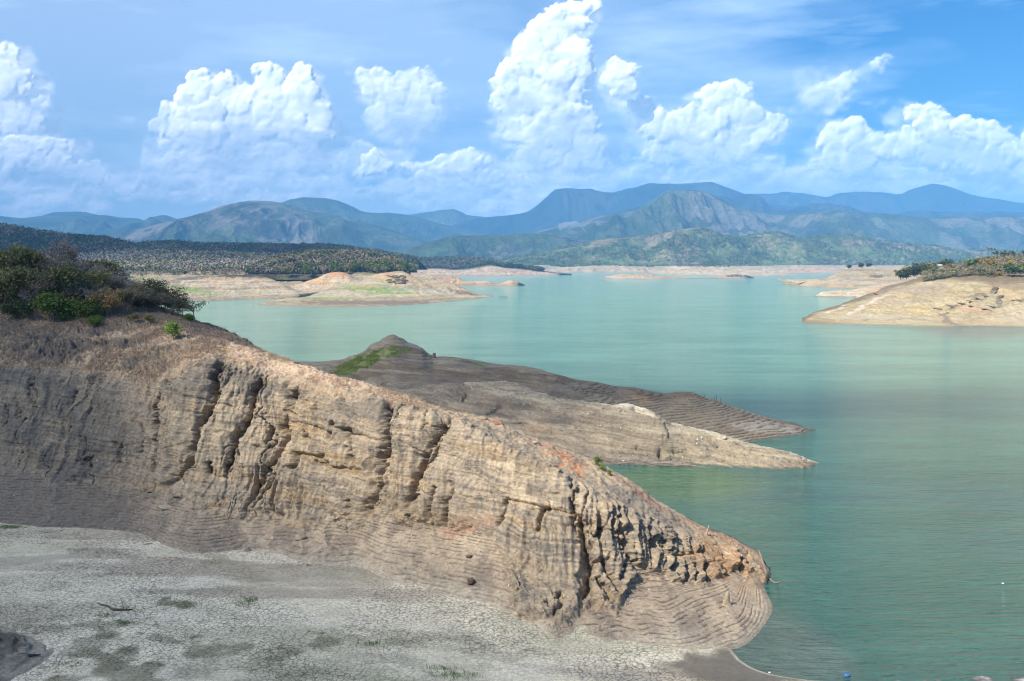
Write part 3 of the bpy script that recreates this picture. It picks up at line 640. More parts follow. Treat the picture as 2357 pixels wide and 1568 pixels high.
def build_spur_back():
    sk = [(560,845),(640,840),(679,836),(730,834),(769,831),(787,828),(805,821),(836,811),(856,793),(874,787),(892,775),(904,773),(917,777),(942,790),(971,801),(989,815),(1000,820),(1036,821),(1072,827),(1106,832),(1137,838),(1208,844),(1270,856),(1330,873),(1380,880),(1420,889),(1460,892),(1500,900),(1535,906),(1560,902),(1590,903),(1625,915),(1660,925),(1700,940),(1740,953),(1780,966),(1815,977),(1845,984),(1878,991)]
    px = [p[0] for p in sk]
    cD = np.interp(px, [560,905,1200,1500,1700,1780,1845,1878], [262,250,240,228,219,214.5,211,209.3])
    ff = lambda v: np.interp(px, [560,700,900,1100,1250,1400,1550,1700,1742,1800,1850,1878], v)
    fD = ff([196,190,188,186,186,188,190,193,195.3,199.6,203.5,208.6]); fz = ff([0,0,0,0,.5,.5,.4,.1,-.05,-.05,-.05,-.05])
    sD = ff([222,218,215,212,208,208,206,205,205.5,206.2,207.2,209]); sz = ff([6.5,8,9.8,9.2,8.0,5.4,3.4,1.9,1.5,.95,.5,.0])
    mD = sD * .5 + cD * .5
    r1 = [wd(*q) for q in zip(px, fD, fz)]
    r0 = [p + np.array([0, -2.5, -1.5]) for p in r1]
    r2 = [wd(*q) for q in zip(px, sD, sz)]
    r4 = [atD(a, b, d) for (a, b), d in zip(sk, cD)]
    r3 = [wd(a, d, s * .42 + c[2] * .58) for a, d, s, c in zip(px, mD, sz, r4)]
    r5 = [q + np.array([0, 8, -.45 * q[2]]) for q in r4]; r6 = [q * np.array([1, 1, 0]) + np.array([0, 22 if q[2] > 3 else 3 + q[2] * 6, -1.5]) for q in r4]
    Rw = [np.array(r) for r in (r0, r1, r2, r3, r4, r5, r6)]
    t = (np.array(px) - px[0]) / (px[-1] - px[0]); q = np.linspace(0, 1, 1000)
    Rr = np.array([hermite(t, r, q) for r in Rw]); cnt = [4, 60, 50, 50, 16, 12]
    tq = np.concatenate([k + np.arange(c) / c for k, c in enumerate(cnt)] + [[6.0]])
    G = hermite(np.arange(7.0), Rr, tq); T = np.repeat(tq[:, None], 1000, 1)
    X, Y, Z = G[..., 0], G[..., 1], G[..., 2]; qx, qy = project(G)
    w1 = fbm(X * .1, Y * .1, 2, 4); w2 = fbm(X * .45, Y * .45, 4, 4); w3 = fbm(X * 1.6, Y * 1.6, 6, 3)
    left = sstep(1500, 1200, qx)
    bed = Z + X * .07 + Y * .12 + w1 * .8
    st = fbm(bed * 1.3, X * .03, 2.0, 4, gain=.6)
    G[..., 2] += sstep(.9, 1.3, T) * (.12 * w1 + .10 * w2 + .04 * w3 + left * (.32 * st + .25 * w1)) * np.where(T > 3.7, .6, 1)
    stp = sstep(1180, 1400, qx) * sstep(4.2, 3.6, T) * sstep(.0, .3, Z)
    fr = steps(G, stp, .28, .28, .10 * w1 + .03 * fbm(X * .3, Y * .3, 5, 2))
    C = np.zeros(G.shape) + np.array([.225, .18, .125])
    C = mixc(C, [.135, .10, .07], sstep(-.2, .4, fbm(X * .07, Y * .08, 3, 4)) * .7)
    C = mixc(C, [.27, .235, .185], sstep(.15, .6, st) * left * .6)
    C = mixc(C, [.31, .275, .22], blob(qx, qy, 1780, 985, 100, 16, .15, w2 * .4) * .7)
    C = mixc(C, [.36, .30, .20], blob(qx, qy, 1690, 1012, 60, 10, .2, w2 * .4) * .7)
    for cx, cy_, rx, ry, m in [(1473,918,30,7,.6),(1170,880,28,4,.7),(1170,892,20,3,.5),(1270,870,20,4,.4),(985,828,24,4,.5)]:
        C = mixc(C, [.36, .22, .11], blob(qx, qy, cx, cy_, rx, ry, .1, w2 * .6) * m)
    C = mixc(C, [.30, .22, .15], np.exp(-((T - 4) / .12) ** 2) * sstep(1560, 1700, qx) * .6)
    C = C * (1 - stp * (.35 + .65 * sstep(-.3, .3, w2)) * sstep(.35, .5, fr) * sstep(.9, .72, fr) * .5)[..., None]  # undercut shadow lines painted into the spur's steps too
    gx = [(724,846),(790,827),(836,813),(881,800),(917,803),(944,815),(900,826),(848,845),(805,853),(778,857),(740,850)]
    gm = blob(qx, qy, 840, 832, 95, 17, -.42, w2 * .25 + w3 * .1) * sstep(4.1, 3.9, T)
    gm = np.maximum(gm, blob(qx, qy, 905, 812, 45, 9, -.1, w2 * .4) * sstep(4.1, 3.9, T))
    gm = gm * sstep(-.45, .05, w2 + .8 * w3); C = mixc(C, [.17, .22, .06], gm * .9)
    for cx, cy_, rx, ry in [(1046,831,14,3),(1102,842,14,4),(1192,872,8,2.5),(1223,881,10,3)]:
        C = mixc(C, [.10, .17, .04], blob(qx, qy, cx, cy_, rx, ry, .1, w2 * .8) * .8)
    C = mixc(C, [.10, .085, .07], sstep(.35, .05, G[..., 2]) * .7)
    o = grid_obj('hillside', G, C, spur_mat, 'dark stepped earth spur with a green grassy knoll'); attr(o, 'rock', left * .9)
    return G, gm
SPUR_B, SPUR_GRASS = build_spur_back()

def build_bank():
    # the slope the photograph is taken from: toe in the lower left corner, gravel rim in the lower right one
    toe = [atZ(-500,1440,2.0), atZ(-150,1432,1.9), atZ(0,1440,1.9), atZ(60,1462,1.85), atZ(104,1479,1.8), atZ(136,1495,1.8), atZ(112,1522,1.8), atZ(50,1562,1.8), atZ(-40,1625,1.8),
           wd(100,66,1.6), wd(600,64,1.2), wd(1200,64,.8), wd(1700,68,.25), wd(1900,74,-.0), atZ(2050,1569,-.05), atZ(2190,1561,-.05), atZ(2357,1550,-.05), atZ(2700,1530,-.05), atZ(3300,1520,-.05)]
    toe = np.array(toe)
    n = len(toe)
    dirs = np.array([[-.6,-.8]] * 2 + [[-.75,-.66], [-.8,-.6], [-.85,-.5], [-.95,-.3], [-1,-.2], [-.9,-.4], [-.7,-.7]] + [[0,-1]] * 4 + [[.1,-1]] * 6)
    r0 = toe.copy(); r0[:, :2] -= dirs * .8; r0[:, 2] -= .7
    r2 = toe.copy(); r2[:, :2] += dirs * 6; r2[:, 2] += np.r_[np.full(9, 1.7), np.full(5, .8), np.full(5, .22)]
    r3 = np.array([[x * .8, min(y * .55, 40), 9.0] for x, y, z in toe]); r4 = np.array([[x * .6, 14, 26.0] for x, y, z in toe]); r5 = np.array([[x * .6, -20, 32.5] for x, y, z in toe]); r6 = np.array([[x * .9 , -260, 34.0] for x, y, z in toe])
    G, T = loft([r0, toe, r2, r3, r4, r5, r6], 700, [6, 70, 60, 30, 12, 12])
    X, Y, Z = G[..., 0], G[..., 1], G[..., 2]
    w1 = fbm(X * .2, Y * .2, 3, 4); w2 = fbm(X * .9, Y * .9, 3, 4); qx, qy = project(G)
    m = sstep(1.0, 1.4, T)
    rightp = sstep(15, 25, X)
    G[..., 2] += m * (.10 * w1 + .10 * w2) * (1 - .5 * rightp) + rightp * sstep(.7, 1.1, T) * .06 * w2
    steps(G, m * (1 - rightp), .3, .3, .05 * w1)
    C = np.zeros(G.shape) + np.array([.17, .135, .10])
    C = mixc(C, [.09, .08, .07], sstep(-.2, .4, w1) * .6)
    gr = mixc(np.zeros(G.shape) + np.array([.27, .26, .235]), [.44, .42, .39], sstep(-.1, .4, w2))
    C = C * (1 - rightp[..., None]) + gr * rightp[..., None]
    C = mixc(C, [.42, .37, .28], sstep(1.75, 1.0, T + .3 * w2) * (1 - rightp) * .75)
    C = mixc(C, [.06, .05, .045], rightp * sstep(.10, .0, G[..., 2]) * .8)
    grid_obj('bank', G, C, earth_mat('bank_earth', 2.2, .05, .35, .5), 'dark gravelly bank in the lower corners of the view')
build_bank()

# ------------------------------------------------------------------ lake
def build_water():
    r = np.r_[np.geomspace(40, 9500, 420)]; a = np.linspace(R(-60), R(60), 420)
    Rr, A = np.meshgrid(r, a, indexing='ij'); X = Rr * np.sin(A); Y = Rr * np.cos(A)
    G = np.stack([X, Y, np.zeros_like(X)], -1); qx, qy = project(G)
    w = fbm(X * .008, Y * .03, 3, 4); wb = fbm(X * .003, Y * .006, 9, 4)
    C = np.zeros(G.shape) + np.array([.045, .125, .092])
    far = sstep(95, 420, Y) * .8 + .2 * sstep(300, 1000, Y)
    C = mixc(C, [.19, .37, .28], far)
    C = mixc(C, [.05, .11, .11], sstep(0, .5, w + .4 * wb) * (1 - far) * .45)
    bay = blob(qx, qy, 1560, 1112, 210, 52, .0, w * .3)                       # green algae in the little bay
    C = mixc(C, [.095, .175, .08], bay * .8)
    C = mixc(C, [.17, .175, .14], blob(qx, qy, 2250, 765, 160, 14, 0, w * .3) * .7)
    silt = blob(qx, qy, 1800, 1500, 190, 75, .3, w * .35)
    C = mixc(C, [.15, .17, .14], silt * .5)
    pass
    mt, nt, bs = new_mat('lake_water')
    at = nt.nodes.new('ShaderNodeAttribute'); at.attribute_name = 'tone'
    tc = nt.nodes.new('ShaderNodeTexCoord'); v = tc.outputs['Object']
    big = noise_n(nt, v, .012, 5, .6, 0, (1, 2.6, 1, (0, 0, R(-10))))
    mid = noise_n(nt, v, .06, 4, .6, 0, (.5, 2.4, 1, (0, 0, R(-8))))
    f = M_(nt, 'MULTIPLY', rng_n(nt, big, .3, .7, .86, 1.14), M_(nt, 'MULTIPLY', rng_n(nt, mid, .3, .7, .87, 1.13), rng_n(nt, noise_n(nt, v, .3, 3, .6, .2, (.3, 1.6, 1, (0, 0, R(-14)))), .3, .7, .9, 1.1)))  # finer streaks paint ripple glint and dark into the water colour
    c = nt.nodes.new('ShaderNodeVectorMath'); c.operation = 'SCALE'; nt.links.new(at.outputs['Color'], c.inputs[0]); nt.links.new(f, c.inputs['Scale'])
    nt.links.new(c.outputs[0], bs.inputs['Base Color'])
    bs.inputs['Roughness'].default_value = .08; bs.inputs['IOR'].default_value = 1.33; bs.inputs['Specular IOR Level'].default_value = .36
    wv = noise_n(nt, v, 1.15, 4, .55, .3, (.30, 1.35, 1, (0, 0, R(-17))))
    wv2 = noise_n(nt, v, .34, 3, .5, .2, (.35, 1.5, 1, (0, 0, R(-12))))
    wv3 = noise_n(nt, v, 4.0, 3, .5, .2, (.5, 1.3, 1, (0, 0, R(-25))))
    b = bump_n(nt, wv2, .9, .8); b = bump_n(nt, wv, 1.2, 1.0, b); b = bump_n(nt, wv3, .08, .7, b)
    nt.links.new(b, bs.inputs['Normal'])
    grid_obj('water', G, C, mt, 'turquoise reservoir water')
build_water()
# ------------------------------------------------------------------ land across the water
far_mat = earth_mat('shore_earth', .22, .3, .24, .12)
def pline(pts, D=None):
    """picture points to world: on the water when D is None, else at distances D"""
    pts = np.array(pts, float)
    if D is None: return atZ(pts[:, 0], pts[:, 1], 0.0)
    return atD(pts[:, 0], pts[:, 1], np.array(D, float))
def shore(name_label, front, crest, cD, back, blobs=(), bulge=.5, nc=420, nr=(3, 46, 34, 20), amp=1.0, base=(.40,.325,.235), top=None, seed=0, steps_=True, strata=.35):
    f = pline(front); c = pline(crest, cD)
    cD = np.array(cD, float); fD = np.interp(c[:, 0] / c[:, 1], f[:, 0] / f[:, 1], f[:, 1]) if (np.diff(f[:, 0] / f[:, 1]) > 0).all() else None
    if fD is not None:
        cD = np.maximum(cD, fD + 1.0); c = pline(crest, cD)
    n = 60; f = resample_row(f, n); c = resample_row(c, n)
    mid = f * .5 + c * .5; mid[:, 2] = c[:, 2] * bulge
    under = f.copy(); away = f - c; away[:, 2] = 0; away /= np.maximum(np.linalg.norm(away, axis=1, keepdims=True), 1e-6); under += away * 5; under[:, 2] = -1.8
    rows = [under, f, mid, c]
    if isinstance(back, tuple): b = c.copy(); b[:, 1] += back[0]; b[:, 2] = c[:, 2] * 0 + back[1]; rows.append(b)
    else: rows.append(resample_row(np.array([wd(*q) for q in back]), n))
    G, T = loft(rows, nc, list(nr))
    X, Y, Z = G[..., 0], G[..., 1], G[..., 2]; qx, qy = project(G)
    k = 1 / (18.0 * amp ** .5)
    w1 = fbm(X * k + seed, Y * k, seed, 4); w2 = fbm(X * k * 4, Y * k * 4 + seed, 3, 4); gl = ridged(X * k * 1.7 + .5 * w1, Y * k * .35, seed, 3)
    hgt = np.clip(Z / 6, 0, 1) * sstep(1.0, 1.5, T) * np.where(T > 2.6, .35, 1)
    w3 = fbm(X * k * 14, Y * k * 14 + seed, 6, 3)
    G[..., 2] = Z + hgt * amp * (1.3 * w1 + .6 * w2 + .3 * w3 + 1.5 * (gl - .4))
    G[..., 2] = np.where(T > 1.02, np.maximum(G[..., 2], .12), G[..., 2])
    C = np.zeros(G.shape) + np.array(base)
    C = mixc(C, np.array(base) * .62, sstep(.0, .5, fbm(X * k * 1.5, Y * k * 1.5, 5 + seed, 4)) * .6)
    bands = noise3(Z * .8 + w1, X * .004, seed) + .5 * noise3(Z * 2.3 + w1, X * .01, seed)
    C = mixc(C, np.array(base) * .6, sstep(.05, .5, bands) * strata)
    C = mixc(C, [.50, .44, .34], sstep(.05, .5, -bands) * strata * .9)
    C = mixc(C, [.44, .29, .17], sstep(.2, .6, fbm(X * k, Y * k, 15 + seed, 3)) * .4)
    if top is not None: C = mixc(C, top, sstep(2.75, 3.05, T + .1 * w2))
    for b in blobs:
        cx, cy_, rx, ry, rot, col, m = b
        C = mixc(C, col, blob(qx, qy, cx, cy_, rx, ry, rot, w2 * .5) * m)
    C = mixc(C, [.20, .16, .12], np.exp(-(Z / .35) ** 2) * .7)
    grid_obj('hillside', G, C, far_mat, name_label)
    return G
GRN = (.20, .27, .08); DKB = (.11, .09, .07); OR_ = (.46, .26, .12); PK = (.33, .24, .18)
BG = shore('dry lake shore flats below the pale bare woods', [(-500,691),(0,690),(200,688),(400,682),(640,676),(800,672),(935,668)],
      [(-500,620),(0,621),(200,623),(330,624),(450,622),(600,622),(700,626),(800,628),(935,632)], [1500]*6+[1400,1350,1300],
      [(-500,1900,62),(0,1900,60),(120,1850,58),(300,1850,56),(450,1850,52),(700,1800,46),(940,1600,30)],
      [(430,642,60,3,0,GRN,.5),(330,640,60,3,0,GRN,.5),(540,635,60,3,0,(.42,.36,.25),.7),(560,622,70,5,0,PK,.6)], bulge=.42, nc=520, amp=1.6, base=(.33,.275,.18), top=[.17,.15,.085])
KN = shore('flat topped brown knoll on the left shore', [(250,701),(340,697),(420,695),(468,693),(520,691),(581,689),(640,688.5),(680,687.5),(704,685)],
      [(250,668),(320,660),(369,646),(440,637),(513,632.5),(570,633),(608,638),(640,650),(672,668),(690,678),(704,684)], [1080,1085,1090,1095,1100,1095,1085,1070,1040,1020,1008],
      (80, 4), [(560,634.5,95,5.5,0,(.07,.055,.045),1),(440,640,60,4,-.1,DKB,.8),(440,668,60,8,.15,GRN,.8),(400,655,40,10,.2,DKB,.4),(560,673,110,3,0,GRN,.35),(560,645,70,5,0,(.42,.31,.20),.5),(520,650,60,4,0,(.50,.34,.2),.4)], bulge=.6, nc=520, amp=.35, strata=.6, base=(.37,.295,.205))
HU = shore('orange crested hump behind the inlet', [(640,676),(690,673.5),(740,674),(800,676),(845,678)],
      [(640,668),(672,660),(710,647),(728,641),(752,630),(780,626),(800,630),(819,641),(845,652)], [1290,1290,1300,1300,1300,1300,1300,1290,1280],
      (70, 10), [(775,630,40,8,0,(.45,.25,.13),.9),(735,648,40,8,.2,OR_,.5)], amp=.9, base=(.43,.33,.22))
PE = shore('low tan peninsula with green streaks and a pointed end', [(594,702),(630,704),(663,705),(710,706),(757,706.5),(868,705.5),(920,703.5),(956,701),(1000,697),(1044,693),(1090,688),(1132,684)],
      [(594,701),(616,694),(672,686.5),(700,684),(728,677),(755,665),(780,656),(827,649),(845,639),(868,631),(901,626),(924,624),(953,637),(983,648),(1000,648.5),(1032,650),(1059,659),(1091,674),(1132,683.6)],
      [868,885,905,930,980,1010,1040,1060,1080,1090,1095,1090,1080,1072,1068,1062,1058,1056,1053],
      (60, -1.5), [(870,664,90,8,.05,GRN,.95),(900,674,60,4,0,GRN,.8),(760,687,90,4,0,GRN,.5),(945,665,110,4,.05,(.27,.26,.26),.5),(905,638,50,9,.1,(.47,.29,.15),.8),(920,643,30,6,.35,DKB,.8),(885,648,25,4,.2,GRN,.5),(840,660,40,4,0,(.45,.31,.18),.5),(1065,672,50,4,.25,(.17,.12,.09),.75),(1000,655,60,5,0,(.36,.26,.18),.6),(850,697,200,7,0,(.19,.145,.11),.9),(1000,690,60,3,-.05,(.21,.165,.125),.6),(1075,682,50,2.5,0,(.5,.40,.28),.8)], bulge=.38, nc=700, amp=.55, base=(.39,.325,.21))
SP = shore('long low spit ending in a small cone', [(900,659),(1000,659),(1056,658),(1100,658.5),(1147,659),(1180,658.5),(1210,657)],
      [(900,628),(942,629),(1015,634),(1056,639),(1068,648),(1117,647),(1141,653),(1155,651),(1173,645),(1190,649),(1210,656.5)], [1700,1700,1690,1680,1650,1640,1625,1620,1615,1612,1608],
      (50, -1.5), [(960,640,40,4,0,GRN,.4),(1050,645,40,4,.2,OR_,.5)], amp=.8, base=(.38,.29,.205))
WS = shore('distant wooded shore with a pale eroded bank', [(850,637),(1000,636),(1150,635.5),(1250,634.5),(1316,632.5)],
      [(850,622),(950,619),(1000,618),(1050,621),(1100,616),(1130,611),(1160,616),(1200,620),(1240,625),(1280,629),(1316,632)], [3150]*10+[3080],
      [(850,3500,47),(1000,3500,48),(1060,3500,50),(1110,3450,42),(1160,3350,26),(1316,3250,3)], (), amp=1.6, base=(.42,.335,.25), top=[.10,.10,.05])
I1 = shore('flat tan islet with green top in mid lake', [(1380,640.5),(1430,642),(1502,642.8),(1560,642.3),(1608,641)],
      [(1380,640),(1400,635),(1436,630.5),(1488,630),(1510,634),(1540,637),(1608,640.4)], [2420,2420,2410,2400,2400,2400,2430], (40, -1.5), [(1455,632,30,2,0,GRN,.7)], amp=.8, base=(.38,.29,.2))
I2 = shore('small dark topped islet in mid lake', [(1590,641.5),(1650,641.5),(1700,641.3),(1738,640.3)], [(1590,640.5),(1640,639),(1670,633),(1690,631.5),(1715,633),(1730,637.5),(1738,640)], [2440]*7, (40, -1.5),
      [(1692,634,25,3,0,DKB,.9)], amp=.8, base=(.36,.29,.21))
I3 = shore('long sandy island before the green hills', [(1495,629),(1550,633),(1640,634.5),(1737,635.5),(1800,635),(1840,633.5)],
      [(1495,628),(1530,618),(1547,613),(1600,611.5),(1642,612),(1690,617),(1740,623),(1800,629),(1840,633)], [3900,3500,3450,3400,3400,3350,3300,3300,3300], (200, -1.5),
      [(1620,612,60,1.5,0,(.08,.11,.04),.9),(1560,616,40,3,0,(.5,.4,.3),.6)], amp=2.2, base=(.43,.36,.24))
US = shore('far tan shore under the green hills', [(1000,629),(1200,628),(1400,627.5),(1600,627.8),(1800,629),(1950,630),(2500,632)],
      [(1000,612),(1150,613),(1230,611),(1300,615),(1400,612),(1500,615),(1600,611),(1750,613),(1850,611),(2000,612),(2500,612)], [4300]*11, (500, 30),
      [(1250,618,40,4,0,(.22,.2,.22),.5),(1880,624,80,2,0,(.5,.25,.16),.6)], amp=4, base=(.40,.335,.225), nc=600)
RP = shore('broad tan peninsula on the right, wooded along its top', [(1847,745),(1862,745.6),(1880,746),(1971,747.5),(2050,750),(2117,752),(2197,752.3),(2230,751.3),(2280,751),(2357,753),(2700,768)],
      [(1847,744),(1856,733),(1872,722),(1927,706),(1974,689),(2022,673),(2066,658),(2131,645),(2200,641),(2250,644),(2288,648),(2357,648),(2700,645)], [600,628,658,690,720,745,765,760,740,725,715,700,640],
      [(1845,650,-1.5),(1927,725,2),(1974,765,5.5),(2022,805,9),(2066,845,14),(2131,870,26),(2200,860,33),(2290,850,39),(2357,850,41),(2700,830,45)],
      [(2080,690,120,8,-.1,(.36,.28,.19),.5),(2110,665,100,9,-.05,(.30,.24,.185),.7),(2150,715,110,12,0,(.46,.35,.18),.55),(1990,704,70,4,-.5,(.62,.56,.46),.6),(1925,712,30,3,-.35,(.66,.6,.5),.5),
       (2230,700,60,4,-.3,DKB,.25),(2200,706,22,4,-.2,DKB,.7),(2260,683,35,3,-.3,DKB,.5),(2288,668,8,14,.2,DKB,.7),(2300,690,8,16,.1,DKB,.6),(2245,685,30,2.5,-.2,DKB,.6),(2180,735,35,8,.6,(.21,.165,.13),.8),(2250,712,60,14,.2,(.45,.30,.18),.7),(2340,690,40,3,-.1,DKB,.4),
       (1993,737,7,2,0,(.12,.2,.05),.9),(2090,713,25,3,0,(.38,.36,.08),.5),(2045,722,20,2.5,.3,(.33,.34,.12),.5),(2320,660,60,10,.1,(.27,.19,.12),.7),(2345,725,60,14,0,(.44,.37,.28),.5),(2040,730,110,8,0,(.47,.39,.28),.6)],
      bulge=.52, nc=900, nr=(3, 110, 60, 24), amp=1.0, base=(.42,.34,.185), top=[.20,.15,.085], strata=.25)
RS = shore('pale fluted rock spit on the right', [(1881,682.5),(1920,684),(1967,685.5),(2000,690),(2040,692)], [(1881,681.5),(1886,675),(1900,671),(1950,668),(2007,658),(2060,652)], [1066,1078,1085,1095,1110,1120], (25, -1.5),
      [(1930,683,60,2,0,(.25,.2,.16),.8),(2030,662,30,3,-.3,OR_,.5)], bulge=.75, amp=.9, base=(.50,.41,.29))
RH = shore('grey cliffed knoll behind the right peninsula', [(1810,656.5),(1860,660),(1900,662.5),(1967,665),(2060,668),(2200,672)],
      [(1810,655.5),(1840,653),(1868,645),(1895,643),(1912,641),(1930,629),(1945,621),(1975,617),(2007,615),(2040,618),(2100,619),(2200,618)], [1580,1580,1600,1620,1640,1660,1680,1690,1690,1680,1670,1660], (60, 10),
      [(1955,638,30,5,0,(.26,.24,.2),.7),(2020,636,26,4.5,0,DKB,.8),(1990,622,50,3,0,(.2,.16,.12),.7),(1880,652,40,4,-.1,(.47,.35,.2),.7),(2060,650,50,3,0,(.35,.25,.17),.5)], bulge=.5, amp=.9, base=(.39,.315,.195))

# ------------------------------------------------------------------ hills and mountains
def hill_mat():
    m, nt, bs = new_mat('hill_cover')
    at = nt.nodes.new('ShaderNodeAttribute'); at.attribute_name = 'tone'
    tc = nt.nodes.new('ShaderNodeTexCoord'); v = tc.outputs['Object']
    n1 = noise_n(nt, v, .035, 8, .72); n2 = noise_n(nt, v, .12, 3, .7)
    f = M_(nt, 'MULTIPLY', rng_n(nt, n1, .3, .7, .5, 1.5), rng_n(nt, n2, .3, .7, .65, 1.35))
    c = nt.nodes.new('ShaderNodeVectorMath'); c.operation = 'SCALE'; nt.links.new(at.outputs['Color'], c.inputs[0]); nt.links.new(f, c.inputs['Scale'])
    nt.links.new(c.outputs[0], bs.inputs['Base Color']); bs.inputs['Roughness'].default_value = 1; bs.inputs['Specular IOR Level'].default_value = 0
    b = bump_n(nt, n1, 30, .9); b = bump_n(nt, n2, 6, .8, b); nt.links.new(b, bs.inputs['Normal'])
    return m
HM = hill_mat()
def hill(label, pts, D, depth, z0=8, relief=.22, dry=.5, seed=0, nc=500, nr=(50, 60, 16), sc=None, dark=1.0, low=.35, grn=(.07,.10,.045), tan=(.205,.19,.15), kind='hill', foot=None):
    c = pline(pts, np.interp([p[0] for p in pts], [pts[0][0], pts[-1][0]], D) if isinstance(D, (tuple, list)) else [D] * len(pts))
    c = resample_row(c, 90)
    H = np.maximum(c[:, 2] - z0, 5)
    f = c.copy(); f[:, 1] -= depth; f[:, 0] *= (c[:, 1] - depth) / c[:, 1]; f[:, 2] = (z0 - 3) if foot is None else foot
    m = c * .45 + f * .55; m[:, 2] = z0 + H * low
    b = c.copy(); b[:, 1] += depth * .8; b[:, 2] = z0
    G, T = loft([f, m, c, b], nc, list(nr))
    X, Y, Z = G[..., 0], G[..., 1], G[..., 2]; qx, qy = project(G)
    hh = np.interp(np.arange(nc), np.linspace(0, nc - 1, 90), H)[None, :]
    s = 1 / (sc or depth * .35)
    w1 = fbm(X * s * .6 + seed, Y * s * .6, seed, 3)
    r1 = ridged(X * s + seed + .35 * w1, Y * s * .45, seed, 5, gain=.55)
    r2 = ridged(X * s * 2.3 + .4 * w1, Y * s * 1.1 + seed, seed + 2, 4)
    prof = np.clip(T / 1.0, 0, 1) * np.where(T < 2, 1 - .92 * sstep(1.2, 2.0, T), .3 * (T - 2) + .08)
    G[..., 2] = Z + hh * relief * prof * (1.5 * (r1 - .35) + .5 * w1 + .4 * (r2 - .4))
    ci = sum(nr[:2]); slope = (G[ci, :, 2] - CAMZ) / G[ci, :, 1]; slope = np.convolve(np.r_[[slope[0]] * 2, slope, [slope[-1]] * 2], np.ones(5) / 5, 'valid')
    lim = CAMZ + (slope[None] - .0012) * G[..., 1]; ex = np.maximum(G[..., 2] - lim, 0) * (T < 1.98); G[..., 2] -= ex * .97
    n = fbm(X * s * 1.3, Y * s * 1.3 + seed, 7 + seed, 5, gain=.6)
    C = np.zeros(G.shape) + np.array(grn) * dark
    C = mixc(C, np.array(tan) * dark, sstep(.12 - dry * .5, .42 - dry * .3, n + .25 * (r1 - .4)) * min(1, .35 + dry))
    hf = fbm(X * s * 7, Y * s * 5, 3 + seed, 4, gain=.6)
    C = mixc(C, np.array(tan) * 1.6 * dark, sstep(.22, .42, hf + .35 * n) * dry * .3)
    C = mixc(C, np.array(grn) * .6 * dark, sstep(.05, .35, -hf + .2 * (.5 - r2)) * .75)
    C = mixc(C, np.array(grn) * 1.7 * dark, sstep(.1, .5, fbm(X * s * 2, Y * s * 2, 20 + seed, 4)) * .4)
    return grid_obj(kind, G, C, HM, label)
hill('far blue hills on the left skyline', [(-60,505),(40,502),(90,497),(130,488),(190,487),(235,497),(320,503)], 15200, 2000, seed=3, relief=.15, dry=.2, nc=200, nr=(20,24,8))
hill('blue low range on the left', [(-300,500),(-100,497),(0,498),(60,503),(150,500),(230,494),(280,501),(340,504),(366,493),(395,504),(450,518),(560,540)], 12500, 3200, seed=5, relief=.3, dry=.35, nc=500)
hill('broad tan and blue mountain on the left', [(180,560),(300,535),(395,512),(480,490),(540,469),(590,460),(640,463),(700,479),(760,491),(840,513),(920,535),(1010,562),(1100,585)], 9200, 3300, seed=8, relief=.42, dry=.62, nc=700, nr=(110,100,16), low=.42)
hill('rounded blue mountain behind the tan one', [(560,490),(650,465),(700,453),(740,453),(790,464),(850,488),(900,489),(960,498),(1010,513),(1080,530),(1160,545)], 12000, 2600, seed=9, relief=.25, dry=.2)
hill('distant pale blue ridge in the middle', [(880,495),(930,493),(1000,486),(1040,482),(1060,487),(1075,494),(1105,498),(1160,512)], 15000, 1500, seed=11, relief=.15, dry=.2, nc=160, nr=(20,24,8))
hill('long dark blue mountain wall with a flat shoulder', [(960,560),(1040,520),(1100,503),(1160,496),(1210,487),(1235,472),(1258,452),(1283,434),(1300,433),(1330,435),(1360,434),(1375,439),(1400,443),(1450,434),(1500,423),(1560,424),(1600,423),(1632,421),(1660,428),(1700,443),(1750,462),(1850,480),(1950,500)], 13200, 3600, seed=13, relief=.22, dry=.05, nc=700, nr=(80,80,14), dark=.7, grn=(.045,.07,.065))  # dark forest, deepened by cloud shade painted in through the dark factor
hill('far blue range at right with one sharp peak', [(1650,470),(1700,452),(1760,444),(1810,442),(1850,447),(1900,454),(1940,443),(2000,441),(2040,443),(2070,447),(2090,438),(2115,430),(2150,422),(2175,427),(2200,436),(2240,448),(2280,454),(2357,464),(2500,470),(2700,478)], 15500, 3200, seed=17, relief=.22, dry=.05, nc=700, dark=.7, grn=(.045,.07,.065))
hill('dark rounded foothills before the blue range', [(1540,470),(1590,452),(1640,449),(1680,452),(1715,447),(1745,452),(1765,470),(1800,482),(1840,474),(1880,468),(1930,474),(1990,486),(2060,492),(2100,484),(2200,490),(2300,487),(2450,490)], 11300, 1700, seed=19, relief=.3, dry=.05, nc=500, dark=.7, grn=(.045,.07,.065))
hill('tan and green mountain slopes in the middle and right', [(1080,590),(1160,558),(1230,536),(1310,515),(1370,500),(1440,482),(1490,466),(1530,447),(1570,440),(1605,441),(1640,453),(1700,478),(1780,496),(1850,491),(1920,487),(1990,492),(2050,494),(2120,499),(2200,499),(2357,496),(2500,490),(2700,495)], 8800, 3000, seed=23, relief=.42, dry=.5, nc=900, nr=(120,100,16), low=.4)
hill('green low hill at the head of the lake', [(850,600),(909,579),(960,566),(1010,550),(1052,542),(1114,541),(1169,540),(1230,537),(1300,545),(1400,560),(1500,580)], 6600, 1500, seed=29, relief=.3, dry=.3, nc=500, nr=(80,70,12))
